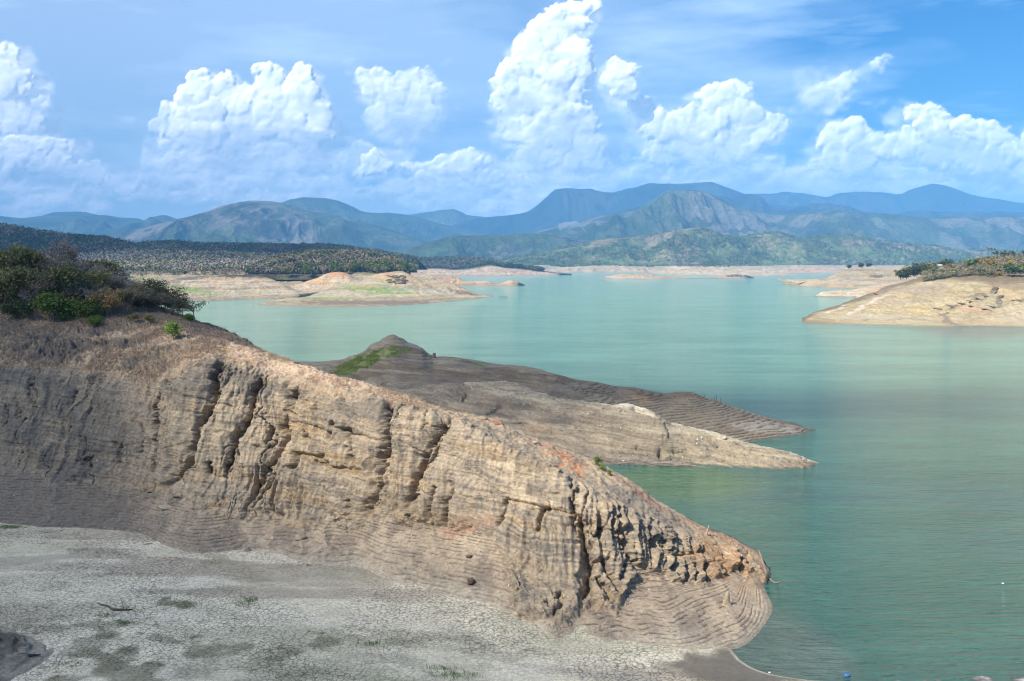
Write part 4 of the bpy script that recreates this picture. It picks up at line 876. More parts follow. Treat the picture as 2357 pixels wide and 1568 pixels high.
hill('green scrubby hill across the lake', [(1080,608),(1130,598),(1230,584),(1290,570),(1350,560),(1380,548),(1410,547),(1480,541),(1540,531),(1585,525),(1610,522),(1630,528),(1660,541),(1700,546),(1740,537),(1780,536),(1840,546),(1900,540),(1960,541),(2020,551),(2100,560),(2200,571),(2300,577),(2400,580),(2700,590)], 5300, 950, z0=24, seed=31, relief=.42, dry=.42, nc=1300, nr=(170,170,16), low=.42, grn=(.14,.18,.065), tan=(.30,.24,.16))
hill('dark wooded ridge on the left skyline', [(-500,515),(-150,512),(0,523),(30,526),(68,535),(110,541),(147,546),(205,549),(260,557),(290,563),(325,577),(400,592),(480,606)], 2000, 350, z0=20, seed=37, relief=.15, dry=.0, nc=300, grn=(.07,.075,.04), low=.6)
hill('second dark wooded ridge behind the shore', [(230,592),(300,573),(342,563),(403,560),(478,566),(598,567),(680,569),(769,569),(830,578),(900,588),(960,600)], 2500, 400, z0=20, seed=41, relief=.15, dry=.0, nc=400, grn=(.07,.08,.04), low=.6)
hill('wooded hump behind the orange crest', [(560,632),(640,600),(690,590),(740,586),(790,586),(850,592),(900,602),(930,612),(945,626)], 1480, 140, z0=24, foot=14, seed=43, relief=.1, dry=.1, nc=200, nr=(30,20,10), grn=(.12,.11,.06), low=.5)

# plain under everything, reaching the horizon
def plain():
    r = np.r_[0, np.geomspace(4300, 16500, 60)]; a = np.linspace(R(-75), R(75), 120)
    Rr, A = np.meshgrid(r[1:], a, indexing='ij'); G = np.stack([Rr * np.sin(A), Rr * np.cos(A), 6 + 0 * Rr], -1)
    G[0, :, 2] = -4
    grid_obj('ground', G, np.zeros(G.shape) + np.array([.12, .14, .08]), HM, 'valley floor running to the horizon')
plain()

def haze():
    v = [(x, y, z) for x in (-14500, 14500) for y in (-3000, 17000) for z in (-6, 1400)]
    F = [(0,1,3,2),(4,6,7,5),(0,4,5,1),(2,3,7,6),(0,2,6,4),(1,5,7,3)]
    me = bpy.data.meshes.new('haze'); me.from_pydata(v, [], F); me.update()
    m = bpy.data.materials.new('haze_air'); m.use_nodes = True; nt = m.node_tree; nt.nodes.clear()
    o = nt.nodes.new('ShaderNodeOutputMaterial'); p = nt.nodes.new('ShaderNodeVolumePrincipled')
    p.inputs['Color'].default_value = (.19, .53, 1.0, 1); p.inputs['Density'].default_value = 9.0e-5; p.inputs['Anisotropy'].default_value = -0.3
    nt.links.new(p.outputs[0], o.inputs['Volume'])
    tag(add('haze', me, m), 'thin blue haze over the lake and mountains', None, None, 'stuff')
haze()
# ------------------------------------------------------------------ vegetation
def plant_mat(name, rough=.8, trans=.25, var=.25, bark=False):
    m, nt, bs = new_mat(name)
    at = nt.nodes.new('ShaderNodeAttribute'); at.attribute_name = 'tone'
    oi = nt.nodes.new('ShaderNodeObjectInfo')
    f = rng_n(nt, oi.outputs['Random'], 0, 1, 1 - var, 1 + var)
    if bark:
        tc = nt.nodes.new('ShaderNodeTexCoord'); f = M_(nt, 'MULTIPLY', f, rng_n(nt, noise_n(nt, tc.outputs['Object'], 6, 4), .3, .7, .7, 1.3))
    c = nt.nodes.new('ShaderNodeVectorMath'); c.operation = 'SCALE'; nt.links.new(at.outputs['Color'], c.inputs[0]); nt.links.new(f, c.inputs['Scale'])
    nt.links.new(c.outputs[0], bs.inputs['Base Color']); bs.inputs['Roughness'].default_value = rough; bs.inputs['Specular IOR Level'].default_value = .15
    if trans:
        tr = nt.nodes.new('ShaderNodeBsdfTranslucent'); nt.links.new(c.outputs[0], tr.inputs[0])
        mx = nt.nodes.new('ShaderNodeMixShader'); mx.inputs[0].default_value = trans
        out = [n for n in nt.nodes if n.type == 'OUTPUT_MATERIAL'][0]
        nt.links.new(bs.outputs[0], mx.inputs[1]); nt.links.new(tr.outputs[0], mx.inputs[2]); nt.links.new(mx.outputs[0], out.inputs[0])
    return m
LEAF = plant_mat('foliage'); BARK = plant_mat('bark', .9, 0, .2, True); WOODLAND = plant_mat('far_foliage', .9, 0, 0)
STONE = earth_mat('stone', 3.0, .02, .25, .1)

def tubes(segs, sides=4):
    """segments (p0, p1, r0, r1) as tapered tubes"""
    P0 = np.array([s[0] for s in segs]); P1 = np.array([s[1] for s in segs]); r0 = np.array([s[2] for s in segs]); r1 = np.array([s[3] for s in segs])
    d = P1 - P0; d /= np.maximum(np.linalg.norm(d, axis=1, keepdims=True), 1e-9)
    ref = np.where(np.abs(d[:, 2:3]) > .9, [[1, 0, 0]], [[0, 0, 1]]); a = np.cross(d, ref); a /= np.linalg.norm(a, axis=1, keepdims=True); b = np.cross(d, a)
    V = []; n = len(segs)
    for k in range(sides):
        t = 2 * math.pi * k / sides; o = a * math.cos(t) + b * math.sin(t)
        V.append(P0 + o * r0[:, None])
    for k in range(sides):
        t = 2 * math.pi * k / sides; o = a * math.cos(t) + b * math.sin(t)
        V.append(P1 + o * r1[:, None])
    V = np.stack(V, 1).reshape(-1, 3); base = np.arange(n)[:, None] * 2 * sides
    F = np.concatenate([np.stack([base[:, 0] + k, base[:, 0] + (k + 1) % sides, base[:, 0] + sides + (k + 1) % sides, base[:, 0] + sides + k], 1) for k in range(sides)])
    return V, F
def quads(C, size, rng, flat=0.0, up=None):
    """leaf clumps: a small randomly turned quad at every centre"""
    n = len(C); a = rng.normal(size=(n, 3)); a[:, 2] *= (1 - flat); a /= np.linalg.norm(a, axis=1, keepdims=True)
    b = np.cross(a, rng.normal(size=(n, 3)) * [1, 1, 1 + 3 * flat]); b /= np.linalg.norm(b, axis=1, keepdims=True)
    if up is not None: a = a * .25 + np.array([0, 0, 1.0]); a /= np.linalg.norm(a, axis=1, keepdims=True); b = np.cross(a, rng.normal(size=(n, 3))); b /= np.linalg.norm(b, axis=1, keepdims=True)
    s = (size * rng.uniform(.6, 1.4, n))[:, None] if np.isscalar(size) else (np.asarray(size) * rng.uniform(.6, 1.4, n))[:, None]
    w = s * rng.uniform(.45, .9, (n, 1)) if up is None else s * .12
    V = np.stack([C - a * s - b * w * .3, C - b * w * -1, C + a * s + b * w * .3, C - b * w], 1).reshape(-1, 3)
    F = np.arange(n * 4).reshape(n, 4); return V, F
def grow(rng, h, levels, spread, fork=3, lean=.1, trunk=.35, r=.09, umbrella=0.0):
    segs, tips = [], []
    def go(p, d, L, rad, lv):
        n = 3; q = p
        for k in range(n):
            d2 = d + rng.normal(size=3) * (.10 + .06 * lv); d2[2] += .04 if not umbrella else .0
            if umbrella and lv >= 2: d2[2] *= (1 - umbrella * .5)
            d2 /= np.linalg.norm(d2); e = q + d2 * L / n; ra = rad * (1 - .25 * k / n); rb = rad * (1 - .25 * (k + 1) / n)
            segs.append((q, e, ra, rb)); q = e; d = d2
            if lv >= 1 and lv < levels and rng.rand() < .55:
                s = d + rng.normal(size=3) * spread * 1.2; s /= np.linalg.norm(s); go(q, s, L * rng.uniform(.45, .65), rad * .5, lv + 1)
        if lv < levels:
            for k in range(fork if lv else fork + 1):
                s = d + rng.normal(size=3) * spread; s[2] = abs(s[2]) * (1 - .5 * umbrella) + .1; s /= np.linalg.norm(s)
                go(q, s, L * rng.uniform(.6, .85), rad * .62, lv + 1)
        else: tips.append(q)
    d0 = np.array([rng.normal() * lean, rng.normal() * lean, 1.0]); d0 /= np.linalg.norm(d0)
    go(np.array([0, 0, -.25]), d0, h * trunk, r, 0)
    tips = np.array(tips); zmax = tips[:, 2].max(); k = h / zmax
    segs = [(a * k, b * k, c, d_) for a, b, c, d_ in segs]; return segs, tips * k
def leaf_tone(rng, C, a, b, h):
    t = rng.rand(len(C)); c = np.array(a) * (1 - t[:, None]) + np.array(b) * t[:, None]
    return np.repeat(c * rng.uniform(.7, 1.3, (len(C), 1)), 4, 0)
def make_tree(kind, seed, lod=0):
    rng = np.random.RandomState(seed)
    P = dict(olive=dict(h=5, lv=3, sp=.75, leaf=((.17,.165,.06), (.27,.235,.09)), n=13, ls=.17, cl=.42, wood=(.20,.17,.13)),
             green=dict(h=4, lv=3, sp=.8, leaf=((.075,.125,.02), (.15,.19,.04)), n=15, ls=.16, cl=.5, wood=(.15,.12,.09)),
             dark=dict(h=4.5, lv=3, sp=.8, leaf=((.05,.065,.025), (.09,.10,.04)), n=18, ls=.17, cl=.45, wood=(.12,.10,.08)),
             ochre=dict(h=4, lv=3, sp=.7, leaf=((.26,.16,.06), (.36,.25,.11)), n=12, ls=.15, cl=.36, wood=(.2,.16,.12)),
             yellow=dict(h=4, lv=3, sp=.7, leaf=((.30,.23,.05), (.38,.27,.06)), n=16, ls=.17, cl=.4, wood=(.2,.16,.12)),
             bare=dict(h=6, lv=4, sp=.62, leaf=((.26,.20,.155), (.36,.29,.23)), n=3, ls=.11, cl=.3, wood=(.46,.40,.33)),
             thin=dict(h=5, lv=4, sp=.55, leaf=((.21,.165,.11), (.28,.23,.13)), n=4, ls=.11, cl=.3, wood=(.26,.215,.17)),
             sprig=dict(h=1.2, lv=2, sp=.9, leaf=((.13,.21,.03), (.22,.30,.06)), n=9, ls=.10, cl=.20, wood=(.25,.2,.12)),
             parasol=dict(h=4, lv=3, sp=.7, leaf=((.08,.09,.035), (.13,.13,.055)), n=4, ls=.11, cl=.34, wood=(.10,.085,.07), um=.9))[kind]
    lv = P['lv'] - (1 if lod else 0)
    segs, tips = grow(rng, P['h'], lv, P['sp'], 3, .12, .30 if kind != 'parasol' else .36, .10 if kind != 'bare' else .09, P.get('um', 0))
    if lod: segs = [s for s in segs if s[2] > .02]
    segs = [(a, b, max(c, .018), max(d, .014)) for a, b, c, d in segs]
    V, F = tubes(segs, 4 if not lod else 3)
    wc = np.repeat(np.array([P['wood']]), len(V), 0) * rng.uniform(.85, 1.15, (len(V), 1))
    wood = mesh_from(kind + '_wood', V, F, wc)
    mids = np.array([s[1] for s in segs if s[2] < .05]) if not lod else np.array([s[1] for s in segs])
    src = np.concatenate([tips, mids[rng.rand(len(mids)) < .5]])
    n = P['n'] if not lod else max(3, P['n'] // 2)
    C = np.repeat(src, n, 0) + rng.normal(size=(len(src) * n, 3)) * P['cl'] * (1 if not lod else 1.6) * np.array([1, 1, .55 if P.get('um') else .8])
    C[:, 2] = np.maximum(C[:, 2], .15)
    ls = P['ls'] * (1 if not lod else 2.6)
    V, F = quads(C, ls, rng)
    # each leaf takes a random tone between the kind's two leaf colours
    cr = mesh_from(kind + '_crown', V, F, leaf_tone(rng, C, *P['leaf'], P['h']), smooth=False)
    cr.materials.append(LEAF); wood.materials.append(BARK)
    return wood, cr
LIB = {k: [make_tree(k, 100 + 7 * i + 31 * j) for i in range(4)] for j, k in enumerate(('olive', 'green', 'dark', 'ochre', 'bare', 'thin', 'parasol', 'sprig'))}
LOD = {}
for j, k in enumerate(('olive', 'green', 'dark', 'ochre', 'yellow', 'bare', 'parasol')):
    LOD[k] = []
    for i in range(4):
        w, c = make_tree(k, 500 + 7 * i + 31 * j, 1)
        nw = len(w.vertices)                                  # trunk and crown of a small far tree in one mesh
        V = np.zeros(nw * 3, np.float32); w.vertices.foreach_get('co', V); V2 = np.zeros(len(c.vertices) * 3, np.float32); c.vertices.foreach_get('co', V2)
        f1 = np.zeros(len(w.loops), np.int32); w.loops.foreach_get('vertex_index', f1); f2 = np.zeros(len(c.loops), np.int32); c.loops.foreach_get('vertex_index', f2)
        ca = np.zeros(nw * 4, np.float32); w.color_attributes['tone'].data.foreach_get('color', ca); cb = np.zeros(len(c.vertices) * 4, np.float32); c.color_attributes['tone'].data.foreach_get('color', cb)
        me = mesh_from(k + '_far', np.r_[V.reshape(-1, 3), V2.reshape(-1, 3)], np.r_[f1.reshape(-1, 4), f2.reshape(-1, 4) + nw], np.r_[ca.reshape(-1, 4)[:, :3], cb.reshape(-1, 4)[:, :3]], smooth=False)
        me.materials.append(LEAF); LOD[k].append(me)
        bpy.data.meshes.remove(w); bpy.data.meshes.remove(c)
_rt = np.random.RandomState(11)
HGT = dict(olive=5, green=4, dark=4.5, ochre=4, yellow=4, bare=6, thin=5, parasol=4, sprig=1.2)
def plant_tree(kind, p, h, label, group=None, name='tree', cat='tree', wide=1.0):
    w, c = LIB[kind][_rt.randint(4)]; s = h / HGT[kind]
    o = bpy.data.objects.new(name, None); COL.objects.link(o); o.empty_display_size = .3
    o.location = p; o.rotation_euler = (0, 0, _rt.rand() * 6.28); o.scale = (s * wide, s * wide, s)
    tag(o, label, cat, group)
    a = bpy.data.objects.new('trunk', w); a.parent = o; COL.objects.link(a)
    b = bpy.data.objects.new('crown', c); b.parent = o; COL.objects.link(b)
    return o
def far_tree(kind, p, h, label, group, wide=1.0, cat='tree', name='tree'):
    o = bpy.data.objects.new(name, LOD[kind][_rt.randint(4)]); COL.objects.link(o); s = h / HGT[kind]
    o.location = p; o.rotation_euler = (0, 0, _rt.rand() * 6.28); o.scale = (s * wide, s * wide, s); return tag(o, label, cat, group)
def sampler(G, st=3, rows=None):
    g = G[::st, ::st].reshape(-1, 3) if rows is None else G[rows[0]:rows[1]:st, ::st].reshape(-1, 3)
    def f(x, y):
        d = (g[:, 0] - x) ** 2 + (g[:, 1] - y) ** 2; i = np.argpartition(d, 3)[:3]; w = 1 / (d[i] + 1e-4); return float((g[i, 2] * w).sum() / w.sum())
    return f
rg = sampler(RIDGE, 4)
def on(f, px, D):
    x = (px - CX) / FPX * (_cp * D + _sp * 10); return np.array([x, D, f(x, D) - .05])
for kind, px, D, h, wide, label in [
    ('green', 122, 159.5, 4.4, 1.25, 'bright green bushy tree at the lower edge of the left thicket'),
    ('green', 198, 160, 3.4, 1.15, 'deep green leafy tree beside the rust brown one on the left hill'),
    ('ochre', 246, 160.5, 4.3, 1.1, 'rust brown leaved tree near the edge of the left thicket'),
    ('olive', 154, 167, 6.3, 1.2, 'tall olive tree rising behind the bright green bush on the left hill'),
    ('olive', 60, 166, 6.4, 1.2, 'wide olive tree close to the left edge of the picture'),
    ('olive', 68, 173, 7.2, 1.0, 'tallest olive tree with a flat spreading top near the left edge'),
    ('dark', 48, 161, 3.2, 1.1, 'low black green bush in the hollow near the left edge'),
    ('green', 4, 168, 4.6, 1.0, 'green tree cut by the left edge of the picture'),
    ('parasol', 449, 167, 3.9, 1.0, 'lone spreading tree at the end of the left thicket, before the water'),
    ('parasol', 418, 170, 3.9, .9, 'second slim tree from the water end of the left thicket'),
    ('parasol', 396, 171, 4.1, .9, 'third slim tree from the water end of the left thicket'),
    ('parasol', 374, 172, 4.3, 1.0, 'fourth slim tree from the water end of the left thicket'),
    ('parasol', 350, 173, 4.3, 1.1, 'bushy dark tree where the slim trees join the left thicket'),
    ('olive', 225, 168, 5.2, 1.0, 'thin olive tree behind the rust brown one on the left hill'),
    ('bare', 132, 177, 8.2, 1.0, 'tallest leafless tree with a pale trunk on the left hill'),
    ('bare', 232, 171, 6.2, .9, 'leafless forked tree with white bark above the rust brown one'),
    ('bare', 92, 166, 4.5, 1.0, 'leafless tree with a bent white trunk near the left edge'),
    ('thin', 292, 163, 3.8, 1.0, 'small leafless grey tree on the dry grass edge of the left thicket')]:
    plant_tree(kind, on(rg, px, D), h, label, wide=wide)
kinds = ['thin'] * 9 + ['bare'] * 11 + ['olive'] * 6 + ['dark'] * 1 + ['ochre'] * 1 + ['green'] * 1
GL = dict(thin=('leafless brown tree crowded into the left hill thicket', 'leafless brown trees in the left thicket'), bare=('leafless grey tree crowded into the left hill thicket', 'leafless grey trees in the left thicket'),
          olive=('olive green tree crowded into the left hill thicket', 'olive trees in the left thicket'), dark=('blackish green tree crowded into the left hill thicket', 'dark trees in the left thicket'),
          ochre=('dry brown leaved tree crowded into the left hill thicket', 'dry leaved trees in the left thicket'), green=('fresh green tree crowded into the left hill thicket', 'fresh green trees in the left thicket'))
for i in range(125):
    D = _rt.uniform(163, 215) if i % 3 else _rt.uniform(165, 180); px = _rt.uniform(-160, np.interp(D, [163, 168, 175, 190, 215], [330, 400, 400, 310, 150])) if i % 9 else _rt.uniform(300, 410)
    k = kinds[_rt.randint(len(kinds))]
    if D > 190: k = ['bare', 'thin', 'bare', 'olive'][_rt.randint(4)]
    h = _rt.uniform(3.2, 5.4) * (1 if D < 190 else 1.1) * np.interp(px, [0, 240, 350], [1.15, .95, .7])
    if px > 320: k = ['thin', 'bare', 'thin', 'dark', 'thin'][_rt.randint(5)]; D = min(D, 176); h = _rt.uniform(2.2, 3.4)
    plant_tree(k, on(rg, px, D), h, GL[k][0], GL[k][1], wide=_rt.uniform(1.1, 1.5))
for px, D, h, k, lab in [(413, 148, 2.1, 'sprig', 'sparse green shrub alone on the dry grass slope'), (346, 156, 1.6, 'olive', 'small olive shrub in the dry grass under the slim trees'), (308, 158, 1.5, 'olive', 'low olive shrub at the thicket foot beside the grey sapling'),
                         (214, 156.5, 1.8, 'green', 'round green shrub below the deep green tree'), (435, 163, 1.3, 'green', 'dark green shrub on the edge below the lone spreading tree'), (318, 165, 2.0, 'dark', 'dark shrub under the end of the left thicket')]:
    plant_tree(k, on(rg, px, D), h, lab, name='shrub', cat='shrub', wide=1.2)
for px, D, h, lab in [(1371, 115.2, .95, 'bright green shrub growing on the crest of the near cliff spur'), (1392, 114.3, .7, 'mid sized green shrub just below the bright one on the crest'), (1409, 113.6, .6, 'smallest green shrub lowest on the crest of the near spur')]:
    p = on(rg, px, D); plant_tree('sprig', p, h, lab, name='shrub', cat='shrub', wide=1.0)

# grass and gravel: nobody could count it
def grass(name, pts, size, col_a, col_b, label, seed, per=7, spreadr=.22):
    rng = np.random.RandomState(seed); C = np.repeat(pts, per, 0) + rng.normal(size=(len(pts) * per, 3)) * [spreadr, spreadr, .02]
    s = np.repeat(size * rng.uniform(.5, 1.4, len(pts)), per); C[:, 2] += s * .6
    V, F = quads(C, s, rng, up=1); t = np.repeat(rng.rand(len(pts)), per)[:, None]
    c = np.array(col_a) * (1 - t) + np.array(col_b) * t; c = np.repeat(c * rng.uniform(.75, 1.25, (len(C), 1)), 4, 0)
    me = mesh_from(name, V, F, c, smooth=False); tag(add(name, me, WOODLAND), label, None, None, 'stuff')
def pick(G, mask, n, seed):
    rng = np.random.RandomState(seed); idx = np.flatnonzero(mask.ravel() > rng.rand(mask.size)); idx = rng.choice(idx, min(n, len(idx)), replace=False)
    return G.reshape(-1, 3)[idx]
qx, qy = project(RIDGE)
hillm = sstep(4.6, 5.2, RIDGE_T) * (qx < 800) * (1 - (RIDGE_T > 5.08) * (qx > 420)) * sstep(6.4, 5.8, RIDGE_T) * (GRASSY + (RIDGE_T > 5)) + GRASSY * (qx < 1100) * .55
patchy = sstep(-.35, .35, fbm(RIDGE[..., 0] * .25, RIDGE[..., 1] * .25, RIDGE[..., 2] * .25 + 4, 3)); hillm = hillm * patchy
grass('grass', pick(RIDGE, np.clip(hillm * (qx < 520), 0, 1), 42000, 1), .14, (.38,.29,.20), (.23,.165,.115), 'dry brown grass over the left hill slope', 2)
grass('grass', pick(RIDGE, np.clip(hillm * (qx >= 520), 0, 1), 11000, 3), .10, (.46,.34,.22), (.38,.26,.165), 'straw coloured grass along the crest of the near spur', 4)
grass('grass', pick(SPUR_B, np.clip(SPUR_GRASS * sstep(-.5, .1, fbm(SPUR_B[..., 0] * .5, SPUR_B[..., 1] * .5, 3, 3)), 0, 1), 9000, 5), .22, (.14,.22,.045), (.27,.31,.09), 'green grass on the knoll of the dark spur', 6)
P = []
for cx, cy_, rx, ry, n in [(22,1228,34,5,260), (560,1396,30,9,60), (575,1388,20,4,60), (735,1459,28,6,40), (855,1479,40,7,90), (1040,1545,70,9,200), (1010,1530,50,6,80), (425,1404,50,9,80), (250,1432,30,6,70), (290,1447,25,5,50), (430,1261,16,4,40), (160,1545,50,8,50), (180,1280,30,4,20), (530,1340,60,4,20), (20,1510,10,3,10)]:
    a = _rt.normal(size=(n, 2)) * .5; q = atZ(cx + a[:, 0] * rx, cy_ + a[:, 1] * ry, 1.3); q[:, 2] = tps_eval(MUD, q[:, 0], q[:, 1]); q2 = q.copy(); P.append(q2)
grass('grass', np.concatenate(P), .10, (.08,.16,.03), (.14,.20,.06), 'thin green grass scattered over the mud flat', 8, 5, .15)
def pebbles(G, mask, n, seed, s, label, cols):
    rng = np.random.RandomState(seed); p = pick(G, mask, n, seed); t = (1 + 5 ** .5) / 2
    o = np.array([(1,0,0),(-1,0,0),(0,1,0),(0,-1,0),(0,0,1),(0,0,-1)], float); f = np.array([(0,2,4),(2,1,4),(1,3,4),(3,0,4),(2,0,5),(1,2,5),(3,1,5),(0,3,5)])
    k = len(p); sc = s * rng.lognormal(0, .45, (k, 1, 1)) * rng.uniform(.6, 1.3, (k, 6, 3)); V = p[:, None] + o[None] * sc; V = V.reshape(-1, 3)
    F = (np.arange(k)[:, None, None] * 6 + f[None]).reshape(-1, 3); c = np.array(cols)[rng.randint(len(cols), size=k)] * rng.uniform(.8, 1.2, (k, 1))
    me = mesh_from('gravel', V, F, np.repeat(c, 6, 0), smooth=False); tag(add('gravel', me, STONE), label, None, None, 'stuff')
fr = (RIDGE_T > 1.02) & (RIDGE_T < 5.2)
pebbles(RIDGE, np.clip(fr * (qx > 0) * (.25 + .75 * (RIDGE_T < 2.2)) * sstep(-.2, .5, fbm(RIDGE[..., 0] * .2, RIDGE[..., 1] * .2, RIDGE[..., 2] * .3, 3)), 0, 1), 9000, 21, .035, 'loose pebbles over the near cliff and its foot', [(.45,.38,.30), (.30,.24,.18), (.55,.48,.40), (.2,.16,.12)])
q2x, q2y = project(SPUR_A)
pebbles(SPUR_A, (SPUR_A[..., 2] > .5) * .5, 1500, 22, .09, 'loose stones over the second spur', [(.35,.31,.26), (.16,.14,.12), (.5,.46,.4)])

# trees on the right peninsula
rp = sampler(RP, 2)
RT = [('parasol', 2292, 850, 9.5, 1.5, 'tall dark parasol tree standing above the right hill skyline'), ('green', 2333, 730, 7, 1.9, 'wide green umbrella tree at the right edge above the tan slope'),
      ('yellow', 2273, 790, 6.5, 1.2, 'large yellow tree in the middle of the right hill scrub'), ('yellow', 2320, 780, 5, 1.1, 'yellow tree between the umbrella tree and the large yellow one'), ('green', 2235, 800, 6.5, 1.1, 'round bright green tree left of the large yellow tree'),
      ('bare', 2210, 775, 6.5, 1.2, 'pale leafless tree at the left end of the right hill scrub'), ('dark', 2249, 752, 4.5, 1.1, 'round dark bush on the right hill below the yellow tree'), ('green', 2200, 755, 4, 1.5, 'low green bush under the pale leafless tree'),
      ('olive', 2152, 770, 4.5, 1.4, 'olive bush at the left end of the right hill tree line'), ('olive', 2279, 738, 4.2, 1.5, 'grey green round bush low on the right hill'), ('parasol', 2352, 845, 6, 1.2, 'dark parasol tree on the skyline at the right edge'), ('olive', 2190, 800, 5.5, 1.2, 'olive tree behind the pale leafless one on the right hill')]
for k, px, D, h, wd_, lab in RT: far_tree(k, on(rp, px, D), h, lab, None, wd_)
ks = ['olive'] * 6 + ['bare'] * 4 + ['green'] * 2 + ['dark'] * 2 + ['yellow'] * 2 + ['ochre'] * 3
for i in range(85):
    D = _rt.uniform(735, 870); lo = np.interp(D, [735, 770, 870], [2262, 2140, 2120]); px = _rt.uniform(lo, 2480); k = ks[_rt.randint(len(ks))]
    nm = dict(olive='olive', bare='leafless pale', green='green', dark='dark green', yellow='yellow', ochre='rust brown')[k]
    far_tree(k, on(rp, px, D), _rt.uniform(2.4, 4.6), '%s tree in the scrub covering the right hill' % nm, nm + ' trees on the right hill', _rt.uniform(1.0, 1.5))
for i in range(20):
    px = 2068 + i * 6 + _rt.uniform(-3, 3); D = _rt.uniform(868, 885)
    p = on(rp, px, D); far_tree('dark' if i % 4 else 'olive', p, _rt.uniform(5, 9) , 'dark tree in the row on the low saddle left of the right hill', 'dark trees on the saddle', 1.2)
rh = sampler(RH, 2)
for px, h, lab in [(1953, 6, 'left dark bush on top of the grey cliffed knoll'), (1978, 7, 'middle dark bush on top of the grey cliffed knoll'), (1996, 6.5, 'right dark bush on top of the grey cliffed knoll')]: far_tree('dark', on(rh, px, 1690), h, lab, None, 1.4, 'bush', 'bush')

# wooded hump of the left peninsula: trees one can tell apart along its front
def ontop(px, py, D): return atD(px, py, D)
for i in range(34):
    px = _rt.uniform(655, 935); f = _rt.rand() * .5; top = np.interp(px, [640,690,790,850,900,935], [612,592,588,594,604,620]); bot = np.interp(px, [655,700,760,800,850,935], [650,636,640,640,640,630])
    py = bot * (1 - f) + (top + 4) * f; D = 1335 + 130 * f; k = (['green'] * 4 + ['dark'] * 2 + ['olive'] * 3 + ['bare'])[_rt.randint(10)] if f < .45 else (['bare'] * 4 + ['olive'] * 4 + ['dark'] * 3 + ['ochre'])[_rt.randint(12)]
    nm = dict(olive='olive', bare='leafless grey', green='green', dark='dark green', ochre='rust brown')[k]
    p = atD(px, py, D); p[2] = 21 + f * 22; far_tree(k, p, _rt.uniform(7, 11), '%s tree on the wooded hump of the left peninsula' % nm, nm + ' trees on the wooded hump', _rt.uniform(1.0, 1.4))
bgf = sampler(BG, 2)
for px, D, h, w_, lab in [(278, 1380, 6, 1.8, 'left half of the green bush clump on the dry flats'), (294, 1385, 6, 1.8, 'right half of the green bush clump on the dry flats'), (402, 1420, 5, 1.5, 'left bush of the green pair under the pale woods'), (424, 1420, 5, 1.6, 'right bush of the green pair under the pale woods'), (325, 1400, 3.5, 1, 'tiny round bush on the flats right of the bush clump'), (492, 1430, 4, 1, 'tiny round bush under the middle of the pale woods')]:
    far_tree('green', on(bgf, px, D), h, lab, None, w_, 'bush', 'bush')

# far woods that read as one mass
def wood_mass(G, mask, n, seed, h, cols, label, pale=0.0, faces=14, ls=1.0):
    rng = np.random.RandomState(seed); p = pick(G, mask, n, seed); k = len(p); hh = h * rng.uniform(.65, 1.35, k)
    u = rng.normal(size=(k, faces, 3)); u /= np.linalg.norm(u, axis=2, keepdims=True); u *= rng.uniform(.5, 1, (k, faces, 1))
    C = p[:, None] + np.array([0, 0, 1.0]) * hh[:, None, None] * .62 + u * hh[:, None, None] * np.array([.56, .56, .40])
    V, F = quads(C.reshape(-1, 3), ls * np.repeat(hh, faces) * .16, rng)
    cn = fbm(p[:, 0] * .018, p[:, 1] * .018, seed, 3) * .9 + rng.normal(size=k) * .10; ci = ((cn * .5 + .5) * len(cols)).astype(int).clip(0, len(cols) - 1); c = np.array(cols)[ci] * rng.uniform(.85, 1.15, (k, 1)); c = np.repeat(c, faces, 0) * rng.uniform(.8, 1.2, (k * faces, 1)); c = np.repeat(c, 4, 0)
    m = int(k * (.35 + pale)); base = p[:m]; tops = base + np.stack([rng.normal(size=m) * .6, rng.normal(size=m) * .6, hh[:m] * .95], 1)
    segs = [(base[i] - [0, 0, .5], tops[i], .16, .08) for i in range(m)]; V2, F2 = tubes(segs, 3)
    c2 = np.repeat(np.array([(.50,.44,.36)]) * rng.uniform(.5, 1.15, (m, 1)) * (1 if pale else .6), 6, 0)
    me = mesh_from('woods', np.r_[V, V2], np.r_[F, F2 + len(V)], np.r_[c, c2], smooth=False)
    tag(add('woods', me, WOODLAND), label, None, None, 'stuff')
def gmask(G, D0, D1, x0, x1): a, b = project(G); return ((G[..., 1] > D0) & (G[..., 1] < D1) & (a > x0) & (a < x1)).astype(float)
def dense(G, nr, nc):                                  # denser sampling surface for planting
    a = np.linspace(0, G.shape[0] - 1, nr); b = np.linspace(0, G.shape[1] - 1, nc); i = a.astype(int).clip(0, G.shape[0] - 2); j = b.astype(int).clip(0, G.shape[1] - 2); fi = (a - i)[:, None, None]; fj = (b - j)[None, :, None]
    return (G[i][:, j] * (1 - fi) + G[i + 1][:, j] * fi) * (1 - fj) + (G[i][:, j + 1] * (1 - fi) + G[i + 1][:, j + 1] * fi) * fj
g = dense(BG, 500, 900); wood_mass(g, gmask(g, 1480, 1900, -300, 935), 15000, 31, 7.5, [(.32,.27,.21), (.28,.235,.18), (.24,.21,.14), (.16,.165,.08), (.29,.25,.15)], 'pale leafless woods behind the left shore flats', .1, 12, 1.15)
g = dense(BG, 500, 900); wood_mass(g, gmask(g, 1400, 1500, -300, 935), 1300, 32, 5, [(.11,.13,.05), (.16,.17,.07), (.26,.2,.14), (.2,.18,.1)], 'scrub along the upper edge of the left shore flats', 0, 14)
